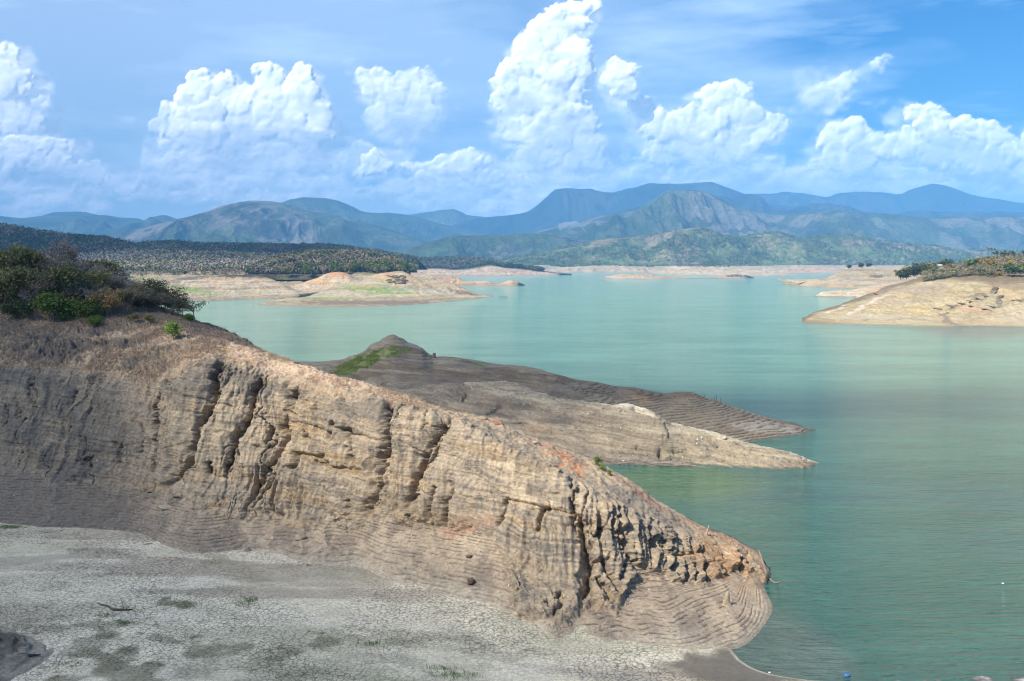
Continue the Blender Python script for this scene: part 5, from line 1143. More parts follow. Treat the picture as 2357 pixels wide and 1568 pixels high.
for nm, seed, n, lab in [('dark wooded ridge on the left skyline', 33, 15000, 'dark trees covering the left skyline ridge'), ('second dark wooded ridge behind the shore', 34, 15000, 'dark trees covering the second ridge behind the shore')]:
    o = [o for o in COL.objects if o.get('label') == nm][0]; V = np.zeros(len(o.data.vertices) * 3, np.float32); o.data.vertices.foreach_get('co', V); V = V.reshape(-1, 3)
    nc = 300 if seed == 33 else 400; g = dense(V.reshape(-1, nc, 3).astype(float), 500, 900)
    wood_mass(g, np.ones(g.shape[:2]), n, seed, 9, [(.045,.06,.025), (.07,.085,.035), (.11,.12,.05), (.12,.095,.075), (.05,.05,.03)], lab, 0, 14, 1.1)
o = [o for o in COL.objects if o.get('label') == 'wooded hump behind the orange crest'][0]; V = np.zeros(len(o.data.vertices) * 3, np.float32); o.data.vertices.foreach_get('co', V)
g = dense(V.reshape(-1, 200, 3).astype(float), 300, 500); wood_mass(g, np.ones(g.shape[:2]) * (g[..., 2] > 21), 8500, 39, 7, [(.07,.10,.03), (.12,.13,.05), (.16,.135,.08), (.21,.175,.12), (.09,.11,.04)], 'mixed green and bare woods covering the hump of the left peninsula', .2, 16, 1.1)
g = dense(WS, 300, 900); wood_mass(g, gmask(g, 3165, 3600, 800, 1250), 5000, 35, 12, [(.06,.075,.035), (.10,.12,.05), (.18,.15,.11)], 'woods on the distant left shore', 0, 12, 1.1)
g = dense(RP, 400, 900); wood_mass(g, gmask(g, 745, 900, 2125, 2560), 6000, 36, 3.0, [(.24,.18,.11), (.17,.165,.08), (.30,.24,.14), (.12,.125,.05), (.33,.26,.12)], 'dry scrub between the trees of the right hill', 0, 16, .8)
g = dense(I3, 200, 600); a, b = project(g); wood_mass(g, ((b < 616) & (a > 1560) & (a < 1700)).astype(float), 200, 37, 5, [(.06,.09,.03)], 'low dark bushes on the long sandy island', 0, 10, 1.2)
o = [o for o in COL.objects if o.get('label') == 'green scrubby hill across the lake'][0]; V = np.zeros(len(o.data.vertices) * 3, np.float32); o.data.vertices.foreach_get('co', V); g = V.reshape(-1, 1300, 3).astype(float)[:345]
Xk, Yk = g[..., 0], g[..., 1]; mk = sstep(-.25, .35, fbm(Xk * .006, Yk * .006, 3, 4)); mk[:8] = 1
wood_mass(g, mk, 16000, 38, 9, [(.09,.14,.045), (.13,.18,.065), (.18,.21,.09), (.07,.10,.04)], 'trees scattered over the green hill across the lake', 0, 8, 1.7)
# ------------------------------------------------------------------ clouds
def cloud_mat(name, low=0.0):
    m, nt, bs = new_mat(name); out = [n for n in nt.nodes if n.type == 'OUTPUT_MATERIAL'][0]; nt.nodes.remove(bs)
    at = nt.nodes.new('ShaderNodeAttribute'); at.attribute_name = 'thin'
    d = nt.nodes.new('ShaderNodeBsdfDiffuse'); d.inputs[0].default_value = (.90, .91, .93, 1)
    s = nt.nodes.new('ShaderNodeBsdfTranslucent'); s.inputs[0].default_value = (.92, .94, .97, 1)
    a = nt.nodes.new('ShaderNodeMixShader'); a.inputs[0].default_value = .08; nt.links.new(d.outputs[0], a.inputs[1]); nt.links.new(s.outputs[0], a.inputs[2])
    t = nt.nodes.new('ShaderNodeBsdfTransparent'); x = nt.nodes.new('ShaderNodeMixShader')
    nt.links.new(at.outputs['Fac'], x.inputs[0]); nt.links.new(t.outputs[0], x.inputs[1]); nt.links.new(a.outputs[0], x.inputs[2]); nt.links.new(x.outputs[0], out.inputs[0])
    return m
CM = cloud_mat('cloud_vapour')
def billow(x, y, z, octv=5, gain=.55, lac=2.1):
    s = 0; a = 1; t = 0
    for k in range(octv):
        s = s + a * np.sqrt(noise3(x + 13.7 * k, y + 7.1 * k, z + 3.9 * k) ** 2 + .006) * 2; t += a; x = x * lac; y = y * lac; z = z * lac; a *= gain
    return s / t
def cloud(ells, D, label, seed, alpha=1.0, step=3.0, base=None, fluff=1.0, detail=1.0, veil=.55):
    """a cumulus heap: many puffs round the traced lobes, front and back surface, thinning to nothing at its rim"""
    rng = np.random.RandomState(seed); E = np.array([e[:4] for e in ells], float)
    x0, x1 = (E[:, 0] - E[:, 2]).min() - 45, (E[:, 0] + E[:, 2]).max() + 45; y0, y1 = (E[:, 1] - E[:, 3]).min() - 45, (E[:, 1] + E[:, 3]).max() + 45
    gx = np.arange(x0, x1, step); gy = np.arange(y0, y1, step); PX, PY = np.meshgrid(gx, gy)
    wx = fbm(PX / 70, PY / 70, seed, 4) * 16 + fbm(PX / 17, PY / 17, seed + 2, 3) * 5; wy = fbm(PX / 70 + 40, PY / 70, seed, 4) * 13 + fbm(PX / 17, PY / 17, seed + 5, 3) * 4
    QX, QY = PX + wx * fluff, PY + wy * fluff
    K = 5.0; S = np.full(PX.shape, math.exp(-40 / K))
    for e in ells:
        cx, cy_, rx, ry = e[:4]; w = e[4] if len(e) > 4 else 1.0
        n = int(6 + rx * ry / 330)
        d = np.hypot((QX - cx) / rx, (QY - cy_) / ry); rr = min(rx, ry)
        S = S + np.exp(np.clip(w * rr * .8 * (1 - d * d), -80, 120) / K)
        for k in range(n):
            t = rng.uniform(0, 2 * math.pi); q = rng.uniform(.25, .95) ** .7; px, py = cx + rx * q * math.cos(t), cy_ + ry * q * math.sin(t) * (1 if math.sin(t) < 0 else .75)
            r = rr * rng.uniform(.2, .5) * (1.15 - .3 * q)
            dd = ((QX - px) ** 2 + (QY - py) ** 2) / (r * r)
            zc = rr * .75 * (1 - q * q) * w
            S = S + np.where(dd < 1.6, np.exp(np.clip(zc + r * .9 * np.sign(1 - dd) * np.sqrt(np.abs(1 - dd)), -80, 120) / K), 0)
    H = K * np.log(S); b1 = billow(QX / 52, QY / 52, seed, 5, .44)
    rel = np.clip((PY - y0) / (y1 - y0), 0, 1); H = H + detail * (b1 - .42) * (12 - 8 * sstep(.25, .75, rel)) * (.6 + .6 * sstep(-.4, .5, fbm(PX / 90, PY / 90, seed + 3, 2))) 
    m = D / FPX; C = atD(PX, PY, D)
    fine = fbm(QX / 16, QY / 16, seed + 60, 4, gain=.6)
    edge = sstep(-.3, 1, (H + fine * (4 + 9 * rel)) / (9 + 16 * rel)) ** 1.2
    a = edge
    if base is not None:                                # a flat, dissolving underside
        bl = np.interp(PX, base[0], base[1]) if isinstance(base[0], (list, tuple)) else base[0]
        bw = base[2] if isinstance(base[0], (list, tuple)) else base[1] * 1.7
        a = a * sstep(bw, -bw * .8, PY - bl + fbm(PX / 60, PY / 14, seed + 9, 4) * 26)
    a = a * (1 - .6 * sstep(.35, .95, rel + .35 * fbm(PX / 60, PY / 40, seed + 77, 4)))
    wisp = fbm(PX / 55, PY / 38, seed + 30, 5, gain=.6)
    a = a * alpha * (1 - (1 - alpha) * .5 * sstep(-.1, .5, wisp))
    thick = np.maximum(H, -3)
    Fz = C.copy(); Fz[..., 1] -= thick * m * .27 ; Fz[..., 0] *= Fz[..., 1] / C[..., 1]
    keep = a > .004
    V = Fz.reshape(-1, 3); F = grid_faces(*PX.shape)[:, ::-1]; kf = keep.ravel()[F].any(1); F = F[kf]
    B = C.copy(); B[..., 1] += np.maximum(thick, -3) * m * .6; V2 = B.reshape(-1, 3)
    nst = 4; idx = np.arange(PX.size).reshape(PX.shape)[::nst, ::nst]; FB = np.stack([idx[:-1, :-1], idx[1:, :-1], idx[1:, 1:], idx[:-1, 1:]], -1).reshape(-1, 4); kb = (a.ravel()[FB] > .35).all(1); FB = FB[kb][:, ::-1]
    allF = np.r_[F, FB + len(V)] if len(FB) else F
    allV = np.r_[V, V2]; used = np.unique(allF); remap = np.zeros(len(allV), np.int64); remap[used] = np.arange(len(used)); allV = allV[used]; allF = remap[allF]
    th = np.r_[a.ravel(), a.ravel()][used]
    me = mesh_from('cloud', allV, allF)
    at = me.attributes.new('thin', 'FLOAT', 'POINT'); at.data.foreach_set('value', th.astype(np.float32))
    o = tag(add('cloud', me, CM), label, 'cloud')
    if veil:                                            # the thin outer vapour round the dense heap
        st = 2; hv = fbm(PX / 90, PY / 60, seed + 50, 5, gain=.6); av = sstep(-26, 16, H + hv * 26)[::st, ::st] * veil * (.55 + .45 * sstep(-.5, .5, hv[::st, ::st]))
        q = C[::st, ::st].copy(); q[..., 1] += 900 + 12 * m * hv[::st, ::st]; Fv = grid_faces(*av.shape)[:, ::-1]; Fv = Fv[(av.ravel()[Fv] > .004).any(1)]
        q2 = q.copy(); q2[..., 1] += 150; me = mesh_from('vapour', np.r_[q.reshape(-1, 3), q2.reshape(-1, 3)], np.r_[Fv, Fv[:, ::-1] + av.size])
        at = me.attributes.new('thin', 'FLOAT', 'POINT'); at.data.foreach_set('value', np.r_[av.ravel(), av.ravel()].astype(np.float32) * .6)
        add('vapour', me, CM, o)
    return o
cloud([(395,285,48,52),(450,215,46,46),(520,225,62,44),(612,212,40,52),(585,255,70,60),(470,285,95,62),(700,212,46,50),(725,250,44,45),(660,250,40,44),(600,290,110,50),(700,300,70,50),(560,335,190,50,.7),(430,330,70,40,.8)], 30500, 'great white heap cloud over the broad mountain on the left', 3, base=(352, 34))
cloud([(560,375,215,26,.5),(480,395,130,22,.4),(690,385,120,26,.4),(420,385,60,26,.5)], 34000, 'low flat grey cloud bank under the great left heap', 4, alpha=.55, base=(415, 20), detail=.8)
cloud([(865,195,46,38),(900,225,44,40),(960,190,46,30),(985,215,28,34),(880,275,48,32),(960,260,60,44,.6),(920,300,60,30,.5)], 29500, 'thin ragged cloud between the great heap and the tower', 5, alpha=.62, base=(305, 26))
cloud([(1318,22,58,26),(1285,70,54,50),(1250,120,62,56),(1290,160,70,66),(1200,190,62,52),(1175,225,48,40),(1320,200,44,66),(1270,250,84,60),(1230,290,90,40,.7),(1290,300,70,60),(1358,300,30,26),(1255,355,52,40),(1220,375,62,28),(1330,350,90,50,.6)], 31000, 'tallest tower cloud rising to the top of the picture', 7, base=(405, 24))
cloud([(1428,180,34,30),(1440,205,34,26)], 27500, 'round white puff just right of the tower cloud', 8, alpha=.95)
cloud([(1470,245,28,26),(1490,285,34,40,.6),(1520,305,44,48),(1560,290,40,36),(1660,240,52,36),(1705,222,44,30),(1600,300,60,50,.7),(1650,285,50,44),(1715,265,40,34),(1590,345,66,38),(1765,310,36,42),(1690,340,90,44,.6),(1540,360,60,30,.6)], 28000, 'wide broken heap cloud right of the tower', 9, alpha=.92, base=(392, 24))
cloud([(1958,305,50,34),(1925,330,44,34),(2000,330,52,36),(2135,270,40,32),(2160,305,46,40),(2240,305,44,32),(2290,320,46,42),(2080,345,80,44),(2180,350,90,44),(1960,370,90,34),(2300,370,70,40),(2380,360,60,56),(2440,350,60,60),(1905,385,50,26)], 29000, 'long white heap cloud over the sharp peak at right', 12, alpha=.97, base=(412, 24))
cloud([(870,378,40,26),(850,400,40,20),(944,385,26,18),(1000,395,48,24),(1075,360,44,26),(1050,385,60,34),(1020,420,70,26),(1120,400,60,26,.8),(1190,425,60,18,.7)], 28500, 'low bright cloud row beneath the tower over the distant ridge', 14, base=(448, 18), detail=.8)
cloud([(10,130,34,34),(15,165,44,40),(55,195,36,30),(0,200,50,60),(100,232,24,20),(70,262,36,28),(78,298,26,20),(10,270,50,50,.6)], 33000, 'blue grey tower cloud cut by the left edge', 16, alpha=.78, base=(318, 20))
cloud([(60,330,44,28),(120,345,50,26),(30,370,70,38,.7),(190,398,58,24),(120,392,60,28,.8),(220,410,40,18),(-20,390,60,40,.6)], 32800, 'low spreading cloud at the lower left of the sky', 18, alpha=.82, base=(424, 14))
cloud([(1925,215,38,22),(1945,198,26,20)], 29000, 'larger thin scrap of cloud high on the right', 20, alpha=.55, detail=.7, fluff=1.5)
cloud([(2030,158,20,14),(2042,146,18,12)], 29000, 'smaller thin scrap of cloud highest on the right', 21, alpha=.55, detail=.5, fluff=1.2)
cloud([(338,446,28,7),(300,450,20,5)], 36500, 'tiny flat cloud low over the left hills', 22, alpha=.7, detail=.35, fluff=.4)
cloud([(500,455,40,14,.7),(460,462,30,10,.6),(540,462,30,8,.6)], 36800, 'pale cloud touching the broad mountain', 23, alpha=.5, detail=.5, fluff=.6)
cloud([(80,462,60,12,.7),(150,470,50,8,.6),(30,470,40,8,.6)], 36900, 'faint cloud strip low at the left edge', 24, alpha=.45, detail=.5, fluff=.6)
cloud([(1420,412,90,12,.7),(1340,420,60,10,.6)], 37000, 'bright flat strip of cloud above the mountain wall', 25, alpha=.6, detail=.4, fluff=.6)
cloud([(1150,480,60,16,.7),(1220,455,50,16,.7)], 37200, 'pale cloud resting behind the flat shouldered mountain', 26, alpha=.6, detail=.5, fluff=.6)
cloud([(1800,405,120,16,.7),(1900,425,100,14,.6),(1700,418,100,12,.6),(2060,430,140,12,.6)], 37500, 'grey white cloud bank low behind the right mountains', 27, alpha=.5, detail=.6, fluff=.6)

rf = np.random.RandomState(77)
for k in range(16):
    x = rf.uniform(20, 2340); y = rf.uniform(395, 470) if k % 2 else rf.uniform(330, 440); w_ = rf.uniform(26, 80); h_ = w_ * rf.uniform(.14, .3)
    cloud([(x, y, w_, h_), (x + w_ * rf.uniform(-.7, .7), y - h_ * .6, w_ * .45, h_ * .8), (x + w_ * rf.uniform(-.9, .9), y + 2, w_ * .6, h_ * .6, .7)], 36000 + 150 * k, 'one of the small ragged low clouds above the mountains', 100 + k, alpha=rf.uniform(.4, .75), detail=.5, fluff=.9, veil=.4)['group'] = 'small ragged clouds low over the mountains'
for k, (x, y, w_, h_) in enumerate([(560, 430, 330, 22), (1080, 440, 300, 20), (1500, 400, 260, 20), (2080, 405, 330, 22), (180, 440, 240, 16)]):
    cloud([(x - w_ * .5, y, w_ * .5, h_), (x + w_ * .1, y - 6, w_ * .5, h_ * .9, .7), (x + w_ * .6, y + 4, w_ * .4, h_ * .8, .6)], 39000, ['long grey cloud bank behind the great left heap', 'long grey cloud bank behind the bright middle row', 'long grey cloud bank right of the tower base', 'long grey cloud bank behind the right heap cloud', 'long grey cloud bank low at the left edge'][k], 130 + k, alpha=.5, detail=.5, fluff=1.6, veil=.5)
# clouds overhead, outside the view, that put the left slope, the second spur and the dark ridges in shade
def shade_cloud(shape, alt, label, seed, step, op, bounds):
    x = np.arange(bounds[0], bounds[1], step); y = np.arange(bounds[2], bounds[3], step); X, Y = np.meshgrid(x, y)
    a = np.clip(shape(X, Y), 0, 1); dens = 1 - math.sqrt(max(0, 1 - op))
    sh = SDIR[:2] / SDIR[2] * (alt - 12)
    th = a * step * 3 * (1 + .5 * fbm(X / step / 5, Y / step / 5, seed, 3))
    V1 = np.stack([X + sh[0], Y + sh[1], alt + th], -1).reshape(-1, 3); V2 = np.stack([X + sh[0], Y + sh[1], alt - th * .3 - .5], -1).reshape(-1, 3)
    F = grid_faces(*X.shape); k = (a.ravel()[F] > .01).any(1); F = F[k]
    me = mesh_from('cloud', np.r_[V1, V2], np.r_[F, F[:, ::-1] + len(V1)])
    at = me.attributes.new('thin', 'FLOAT', 'POINT'); at.data.foreach_set('value', np.r_[a.ravel(), a.ravel()].astype(np.float32) * dens)
    tag(add('cloud', me, CM), label, 'cloud')
def shA(X, Y):
    w = fbm(X / 25, Y / 25, 3, 3)
    b = np.interp(Y, [-200, 70, 85, 100, 115, 130, 145, 160, 175, 200, 240, 300], [40, 2, -10, -22, -33, -44, -50, -48, -46, -60, -120, -300])
    return sstep(14, -14, X - b + w * 9) * sstep(330, 260, Y) * sstep(-420, -350, X) * sstep(-130, -80, Y)
shade_cloud(shA, 2300, 'cloud overhead whose shade lies on the left slope and mud', 41, 5, .80, (-440, 90, -150, 340))
def shB(X, Y):
    w = fbm(X / 30, Y / 30, 6, 3)
    lo = np.interp(X, [-80, 0, 10, 25, 40, 60, 100, 200], [172, 176, 186, 200, 204, 205, 215, 240])
    hi = np.interp(X, [-80, -40, 40, 100, 200, 300], [285, 290, 268, 262, 290, 300])
    return sstep(-11, 11, Y - lo + w * 6) * sstep(14, -14, Y - hi + w * 10) * sstep(-95, -65, X) * (1 - .7 * sstep(40, 120, X - .35 * (Y - 210) + 45 * w)) * sstep(330, 200, X) * (1 - sstep(60, 100, X) * .7 * sstep(-.1, .4, fbm(X / 40, Y / 9, 12, 4)))
shade_cloud(shB, 2400, 'cloud overhead whose shade lies on the second spur and the lake', 42, 5, .60, (-110, 340, 150, 330))
def shC(X, Y):
    w = fbm(X / 300, Y / 300, 9, 3)
    return sstep(1900 - 330, 1900 - 180, Y + w * 60) * sstep(3000, 2700, Y) * sstep(-2200, -1900, X) * sstep(-200, -400, X + w * 100) * (.75 + .25 * w)
shade_cloud(shC, 2600, 'cloud overhead whose shade lies on the dark ridges at left', 43, 40, .75, (-2300, 0, 1400, 3200))
# ------------------------------------------------------------------ single things
def rock_mesh(seed, size, col, sub=3, rough=.3, mat=STONE):
    import bmesh
    bm = bmesh.new(); bmesh.ops.create_icosphere(bm, subdivisions=sub, radius=1.0); V = np.array([v.co[:] for v in bm.verts]); F = np.array([[v.index for v in f.verts] for f in bm.faces]); bm.free()
    rng = np.random.RandomState(seed)
    for k in range(7):                                     # knock flat facets off
        n = rng.normal(size=3); n /= np.linalg.norm(n); d = V @ n; lim = rng.uniform(.55, .85); V = V - np.maximum(d - lim, 0)[:, None] * n * .9
    V = V * (1 + rough * fbm(V[:, 0] * 1.5 + seed, V[:, 1] * 1.5, V[:, 2] * 1.5, 4))[:, None] * np.array(size)
    c = np.array(col) * (1 + .3 * fbm(V[:, 0] * 3, V[:, 1] * 3, V[:, 2] * 3 + seed, 3))[:, None]
    me = mesh_from('rock', V, F, c); me.materials.append(mat); return me
def put(name, me, p, label, cat, rot=(0, 0, 0), group=None):
    o = bpy.data.objects.new(name, me); COL.objects.link(o); o.location = p; o.rotation_euler = rot; return tag(o, label, cat, group)
def hit(px, py, G, T=None):                                # the point of a surface that the picture shows at px, py
    a, b = project(G); d = (a - px) ** 2 + (b - py) ** 2
    cand = np.flatnonzero(d.ravel() < max(9, d.min() * 4)); P = G.reshape(-1, 3)[cand]; return P[np.argmin(P[:, 1])]
p = hit(692, 1236, RIDGE); put('boulder', rock_mesh(1, (.75, .6, .5), (.36,.29,.2)), p + [0, 0, .1], 'round boulder resting on the talus below the cliff', 'boulder')
p = hit(567, 1270, RIDGE); put('boulder', rock_mesh(2, (.5, .35, .5), (.3,.24,.17)), p + [0, 0, .1], 'small boulder at the edge of the mud below the cliff', 'boulder')
p = hit(385, 1166, RIDGE); put('rock_slab', rock_mesh(3, (1.5, .5, .35), (.34,.28,.19)), p, 'broken slab lying on the talus left of the boulder', 'rock', (0, .15, -.1))
p = hit(1147, 962, RIDGE); put('rock', rock_mesh(4, (.95, .5, .38), (.30,.17,.11)), p + [0, 0, .1], 'rust brown block on the crest of the near spur', 'rock', (0, .3, 0))
p = hit(1118, 954, RIDGE); put('rock', rock_mesh(5, (.3, .3, .22), (.32,.19,.12)), p + [0, 0, .05], 'small brown stone on the crest beside the block', 'rock')
p = hit(1233, 1018, RIDGE); put('rock', rock_mesh(6, (.6, .4, .3), (.42,.35,.27)), p, 'pale stone on the crest above the rust patch', 'rock')
p = hit(1083, 1341, RIDGE); put('root_clump', rock_mesh(8, (.42, .35, .32), (.15,.11,.08), rough=.9), p + [0, 0, .15], 'dark root clump low on the talus', 'root clump')
p = hit(1082, 1280, RIDGE); put('root_clump', rock_mesh(9, (.35, .25, .16), (.17,.12,.09), rough=.9), p + [0, 0, .1], 'thin root clump higher on the talus', 'root clump')
# pointed earth pillar on the stepped foot
p = hit(1676, 1392, RIDGE); V = []
def pillar():
    n, m = 26, 20; t = np.linspace(0, 1, n)[:, None]; a = np.linspace(0, 2 * math.pi, m, endpoint=False)[None]
    r = np.interp(t, [0, .12, .3, .55, .8, .93, 1], [.62, .40, .30, .27, .24, .15, .01]); X = r * np.cos(a) * 1.1 - .12 * np.sin(t * 3); Y = r * np.sin(a) * .8; Z = t * 1.75 - .2 + 0 * a
    k = 1 + .35 * fbm(X * 2.2, Y * 2.2, Z * 1.4, 4); V = np.stack([X * k, Y * k, Z], -1)
    i = np.arange(n - 1)[:, None] * m; j = np.arange(m)[None]; F = np.stack([i + j, i + (j + 1) % m, i + m + (j + 1) % m, i + m + j], -1).reshape(-1, 4)
    c = np.zeros((n, m, 3)) + np.array([.40,.32,.21]); c = mixc(c, [.25,.2,.15], sstep(0, .5, fbm(X * 4, Y * 4, Z * 4, 3)) * .6)
    me = mesh_from('earth_pillar', V.reshape(-1, 3), F, c.reshape(-1, 3)); me.materials.append(STONE); return me
put('earth_pillar', pillar(), p, 'pointed earth pillar standing on the stepped foot of the spur', 'pillar')
# dead wood
def branch_mesh(name, paths, col, sides=7):
    """several tapered, kinked limbs as one piece of wood"""
    VV, FF, o = [], [], 0
    for P, r in paths:
        P = np.array(P, float); q = np.linspace(0, len(P) - 1, len(P) * 5); P2 = hermite(np.arange(len(P)), P, q); r2 = np.interp(q, np.arange(len(P)), r)
        P2 = P2 + .25 * r2[:, None] * np.stack([noise3(q * 1.7, 0 * q, 3.3), noise3(q * 1.7, 5.0, 0 * q), noise3(q * 1.7, 9.0, 0 * q)], 1)
        d = np.gradient(P2, axis=0); d /= np.linalg.norm(d, axis=1, keepdims=True); ref = np.array([.3, .2, 1.0]); a = np.cross(d, ref); a /= np.linalg.norm(a, axis=1, keepdims=True); b = np.cross(d, a)
        t = np.linspace(0, 2 * math.pi, sides, endpoint=False); ring = P2[:, None] + (a[:, None] * np.cos(t)[None, :, None] + b[:, None] * np.sin(t)[None, :, None]) * (r2[:, None] * (1 + .25 * noise3(q[:, None] * 2, t[None] * 1.2, 2.0)))[..., None]
        n = len(P2); i = np.arange(n - 1)[:, None] * sides; j = np.arange(sides)[None]; F = np.stack([i + j, i + (j + 1) % sides, i + sides + (j + 1) % sides, i + sides + j], -1).reshape(-1, 4)
        VV.append(ring.reshape(-1, 3)); FF.append(F + o); o += n * sides
    V = np.concatenate(VV); c = np.array(col) * (1 + .3 * fbm(V[:, 0] * 2, V[:, 1] * 2, V[:, 2] * 6, 3))[:, None]
    me = mesh_from(name, V, np.concatenate(FF), c); me.materials.append(BARK); return me
def rel(pts, o): return [tuple(np.array(q) - o) for q in pts]
def thing_branch(name, main, twigs, col, label, cat):
    o = bpy.data.objects.new(name, None); COL.objects.link(o); b = np.array(main[0][0]); o.location = b; tag(o, label, cat)
    t = bpy.data.objects.new('trunk', branch_mesh('trunk', [(rel(main[0], b), main[1])], col)); t.parent = o; COL.objects.link(t)
    for P, r in twigs:
        w = bpy.data.objects.new('branch', branch_mesh('branch', [(rel(P, b), r)], col)); w.parent = o; COL.objects.link(w)
a = atD(1747, 1268, 111.5); e = [a, atD(1753, 1285, 110.8), atD(1760, 1308, 110.2), atD(1766, 1324, 110.0), atZ(1776, 1337, .02), atZ(1784, 1341, .02), atZ(1793, 1341, .05)]
thing_branch('fallen_branch', (e, [.13, .11, .09, .08, .07, .06, .05]), [([atZ(1791, 1340, .05), atZ(1797, 1339, .15), atZ(1804, 1336, .35)], [.05, .04, .02])], (.24,.17,.12), 'long dead branch leaning from the tip of the spur into the water', 'branch')
p = hit(1626, 1230, RIDGE); thing_branch('snag', ([p - [0, 0, .3], p + [-.02, 0, .35], p + [.12, 0, .8], p + [.18, 0, 1.15]], [.10, .09, .08, .05]), [([p + [0, 0, .05], p + [.35, -.1, -.35], p + [.8, -.2, -.9]], [.08, .06, .03])], (.33,.27,.22), 'short broken snag sticking up from the crest near the tip', 'snag')
def mudpt(px, py, dz=0): q = atZ(px, py, 1.6); q[2] = mud_z(q[0], q[1]); q = atZ(px, py, q[2]); q[2] += dz; return q
thing_branch('driftwood', ([mudpt(224, 1391, .1), mudpt(246, 1397, .12), mudpt(262, 1405, .08), mudpt(285, 1406, .1), mudpt(307, 1404, .08)], [.04, .08, .10, .10, .05]), [([mudpt(284, 1406, .1), mudpt(283, 1400, .35), mudpt(277, 1393, .75)], [.06, .04, .02]), ([mudpt(288, 1406, .1), mudpt(296, 1404, .3), mudpt(302, 1402, .45)], [.04, .03, .02])], (.11,.09,.075), 'black forked driftwood lying on the middle of the mud flat', 'driftwood')
thing_branch('driftwood', ([mudpt(591, 1483, .06), mudpt(600, 1488, .08), mudpt(613, 1495, .06)], [.03, .05, .03]), [([mudpt(596, 1486, .08), mudpt(602, 1484, .2)], [.02, .01])], (.55,.5,.43), 'thin pale stick lying on the grey mud', 'stick')
q = lambda x, y: atZ(x, y, 2.1) + [0, 0, .12]
thing_branch('driftwood', ([q(28, 1507), q(45, 1510), q(70, 1512), q(93, 1511)], [.10, .13, .12, .07]), [([q(45, 1510), q(38, 1505) + [0, 0, .2]], [.06, .03])], (.07,.06,.05), 'thick dark log on the bank in the lower left corner', 'log')
thing_branch('driftwood', ([mudpt(352, 1252, .05), mudpt(343, 1253, .06), mudpt(330, 1254, .05)], [.03, .05, .03]), [([mudpt(343, 1253, .05), mudpt(340, 1250, .2)], [.02, .01])], (.2,.16,.13), 'small dark stick at the foot of the shaded cliff', 'stick')
s = atZ(1154, 684, 0); thing_branch('floating_log', ([s + [-4, 0, .05], s + [0, .5, .15], s + [3, 0, .12], s + [6, 0, .1]], [.2, .35, .3, .15]), [([s + [5, 0, .1], s + [6.2, 0, .9]], [.12, .05])], (.12,.10,.08), 'dark log floating off the pointed end of the peninsula', 'log')
for k, (px, py, h) in enumerate([(1622, 911, 1.0), (1644, 914, .9), (1651, 916, 1.6), (1657, 919, 1.4)]):
    p = hit(px, py + 2, SPUR_B); lab = ['leftmost dead stick on the skyline of the dark spur', 'second dead stick on the skyline of the dark spur', 'tallest dead stick on the skyline of the dark spur', 'rightmost dead stick on the skyline of the dark spur'][k]
    thing_branch('dead_stick', ([p - [0, 0, .2], p + [.05, 0, h * .5], p + [0, 0, h]], [.06, .05, .03]), [([p + [.03, 0, h * .5], p + [.2, 0, h * .75]], [.03, .02])], (.1,.08,.06), lab, 'stick')
# concrete post on the knoll
import bmesh
def post():
    bm = bmesh.new(); bmesh.ops.create_cone(bm, cap_ends=True, segments=28, radius1=.39, radius2=.37, depth=1.35)
    bmesh.ops.bevel(bm, geom=[e for e in bm.edges if abs(e.verts[0].co.z - e.verts[1].co.z) < .01], offset=.03, segments=2, affect='EDGES')
    bm.faces.ensure_lookup_table(); V = np.array([v.co[:] for v in bm.verts]); me = bpy.data.meshes.new('post'); bm.to_mesh(me); bm.free()
    at = me.color_attributes.new('tone', 'FLOAT_COLOR', 'POINT'); c = np.ones((len(V), 4), np.float32); c[:, :3] = np.array([.17,.15,.125]); at.data.foreach_set('color', c.ravel()); me.materials.append(STONE); return me
p = hit(999.5, 821, SPUR_B); o = put('post', post(), p + [0, 0, .5], 'short round concrete post on the skyline of the dark spur', 'post')
# litter on the water
def mat_plain(name, col, rough=.5):
    m, nt, bs = new_mat(name); tc = nt.nodes.new('ShaderNodeTexCoord'); f = rng_n(nt, noise_n(nt, tc.outputs['Object'], 5, 4), .3, .7, .75, 1.2)
    c = nt.nodes.new('ShaderNodeVectorMath'); c.operation = 'SCALE'; c.inputs[0].default_value = col; nt.links.new(f, c.inputs['Scale']); nt.links.new(c.outputs[0], bs.inputs['Base Color']); bs.inputs['Roughness'].default_value = rough; return m
BLUE = mat_plain('blue_plastic', (.03, .13, .42), .35); WHITE = mat_plain('white_plastic', (.8, .8, .78), .4)
put('plastic_bag', rock_mesh(31, (.34, .2, .16), (.1,.1,.1), 3, .15, BLUE), atZ(1948, 1555, .06), 'blue plastic bag floating close to the near shore', 'plastic bag')
put('litter', rock_mesh(32, (.13, .1, .1), (.8,.8,.8), 2, .1, WHITE), atZ(1772, 1548.5, .04), 'white plastic scrap at the edge of the water near the foam line', 'litter')
put('litter', rock_mesh(33, (.16, .1, .08), (.8,.8,.8), 2, .1, WHITE), atZ(2308, 1343, .04), 'white plastic scrap floating far out on the right', 'litter')
put('rock', rock_mesh(36, (.5, .4, .3), (.62,.57,.48)), hit(1667, 1009, SPUR_A) + [0, 0, .2], 'pale white block where the two lobes of the second spur meet', 'rock')
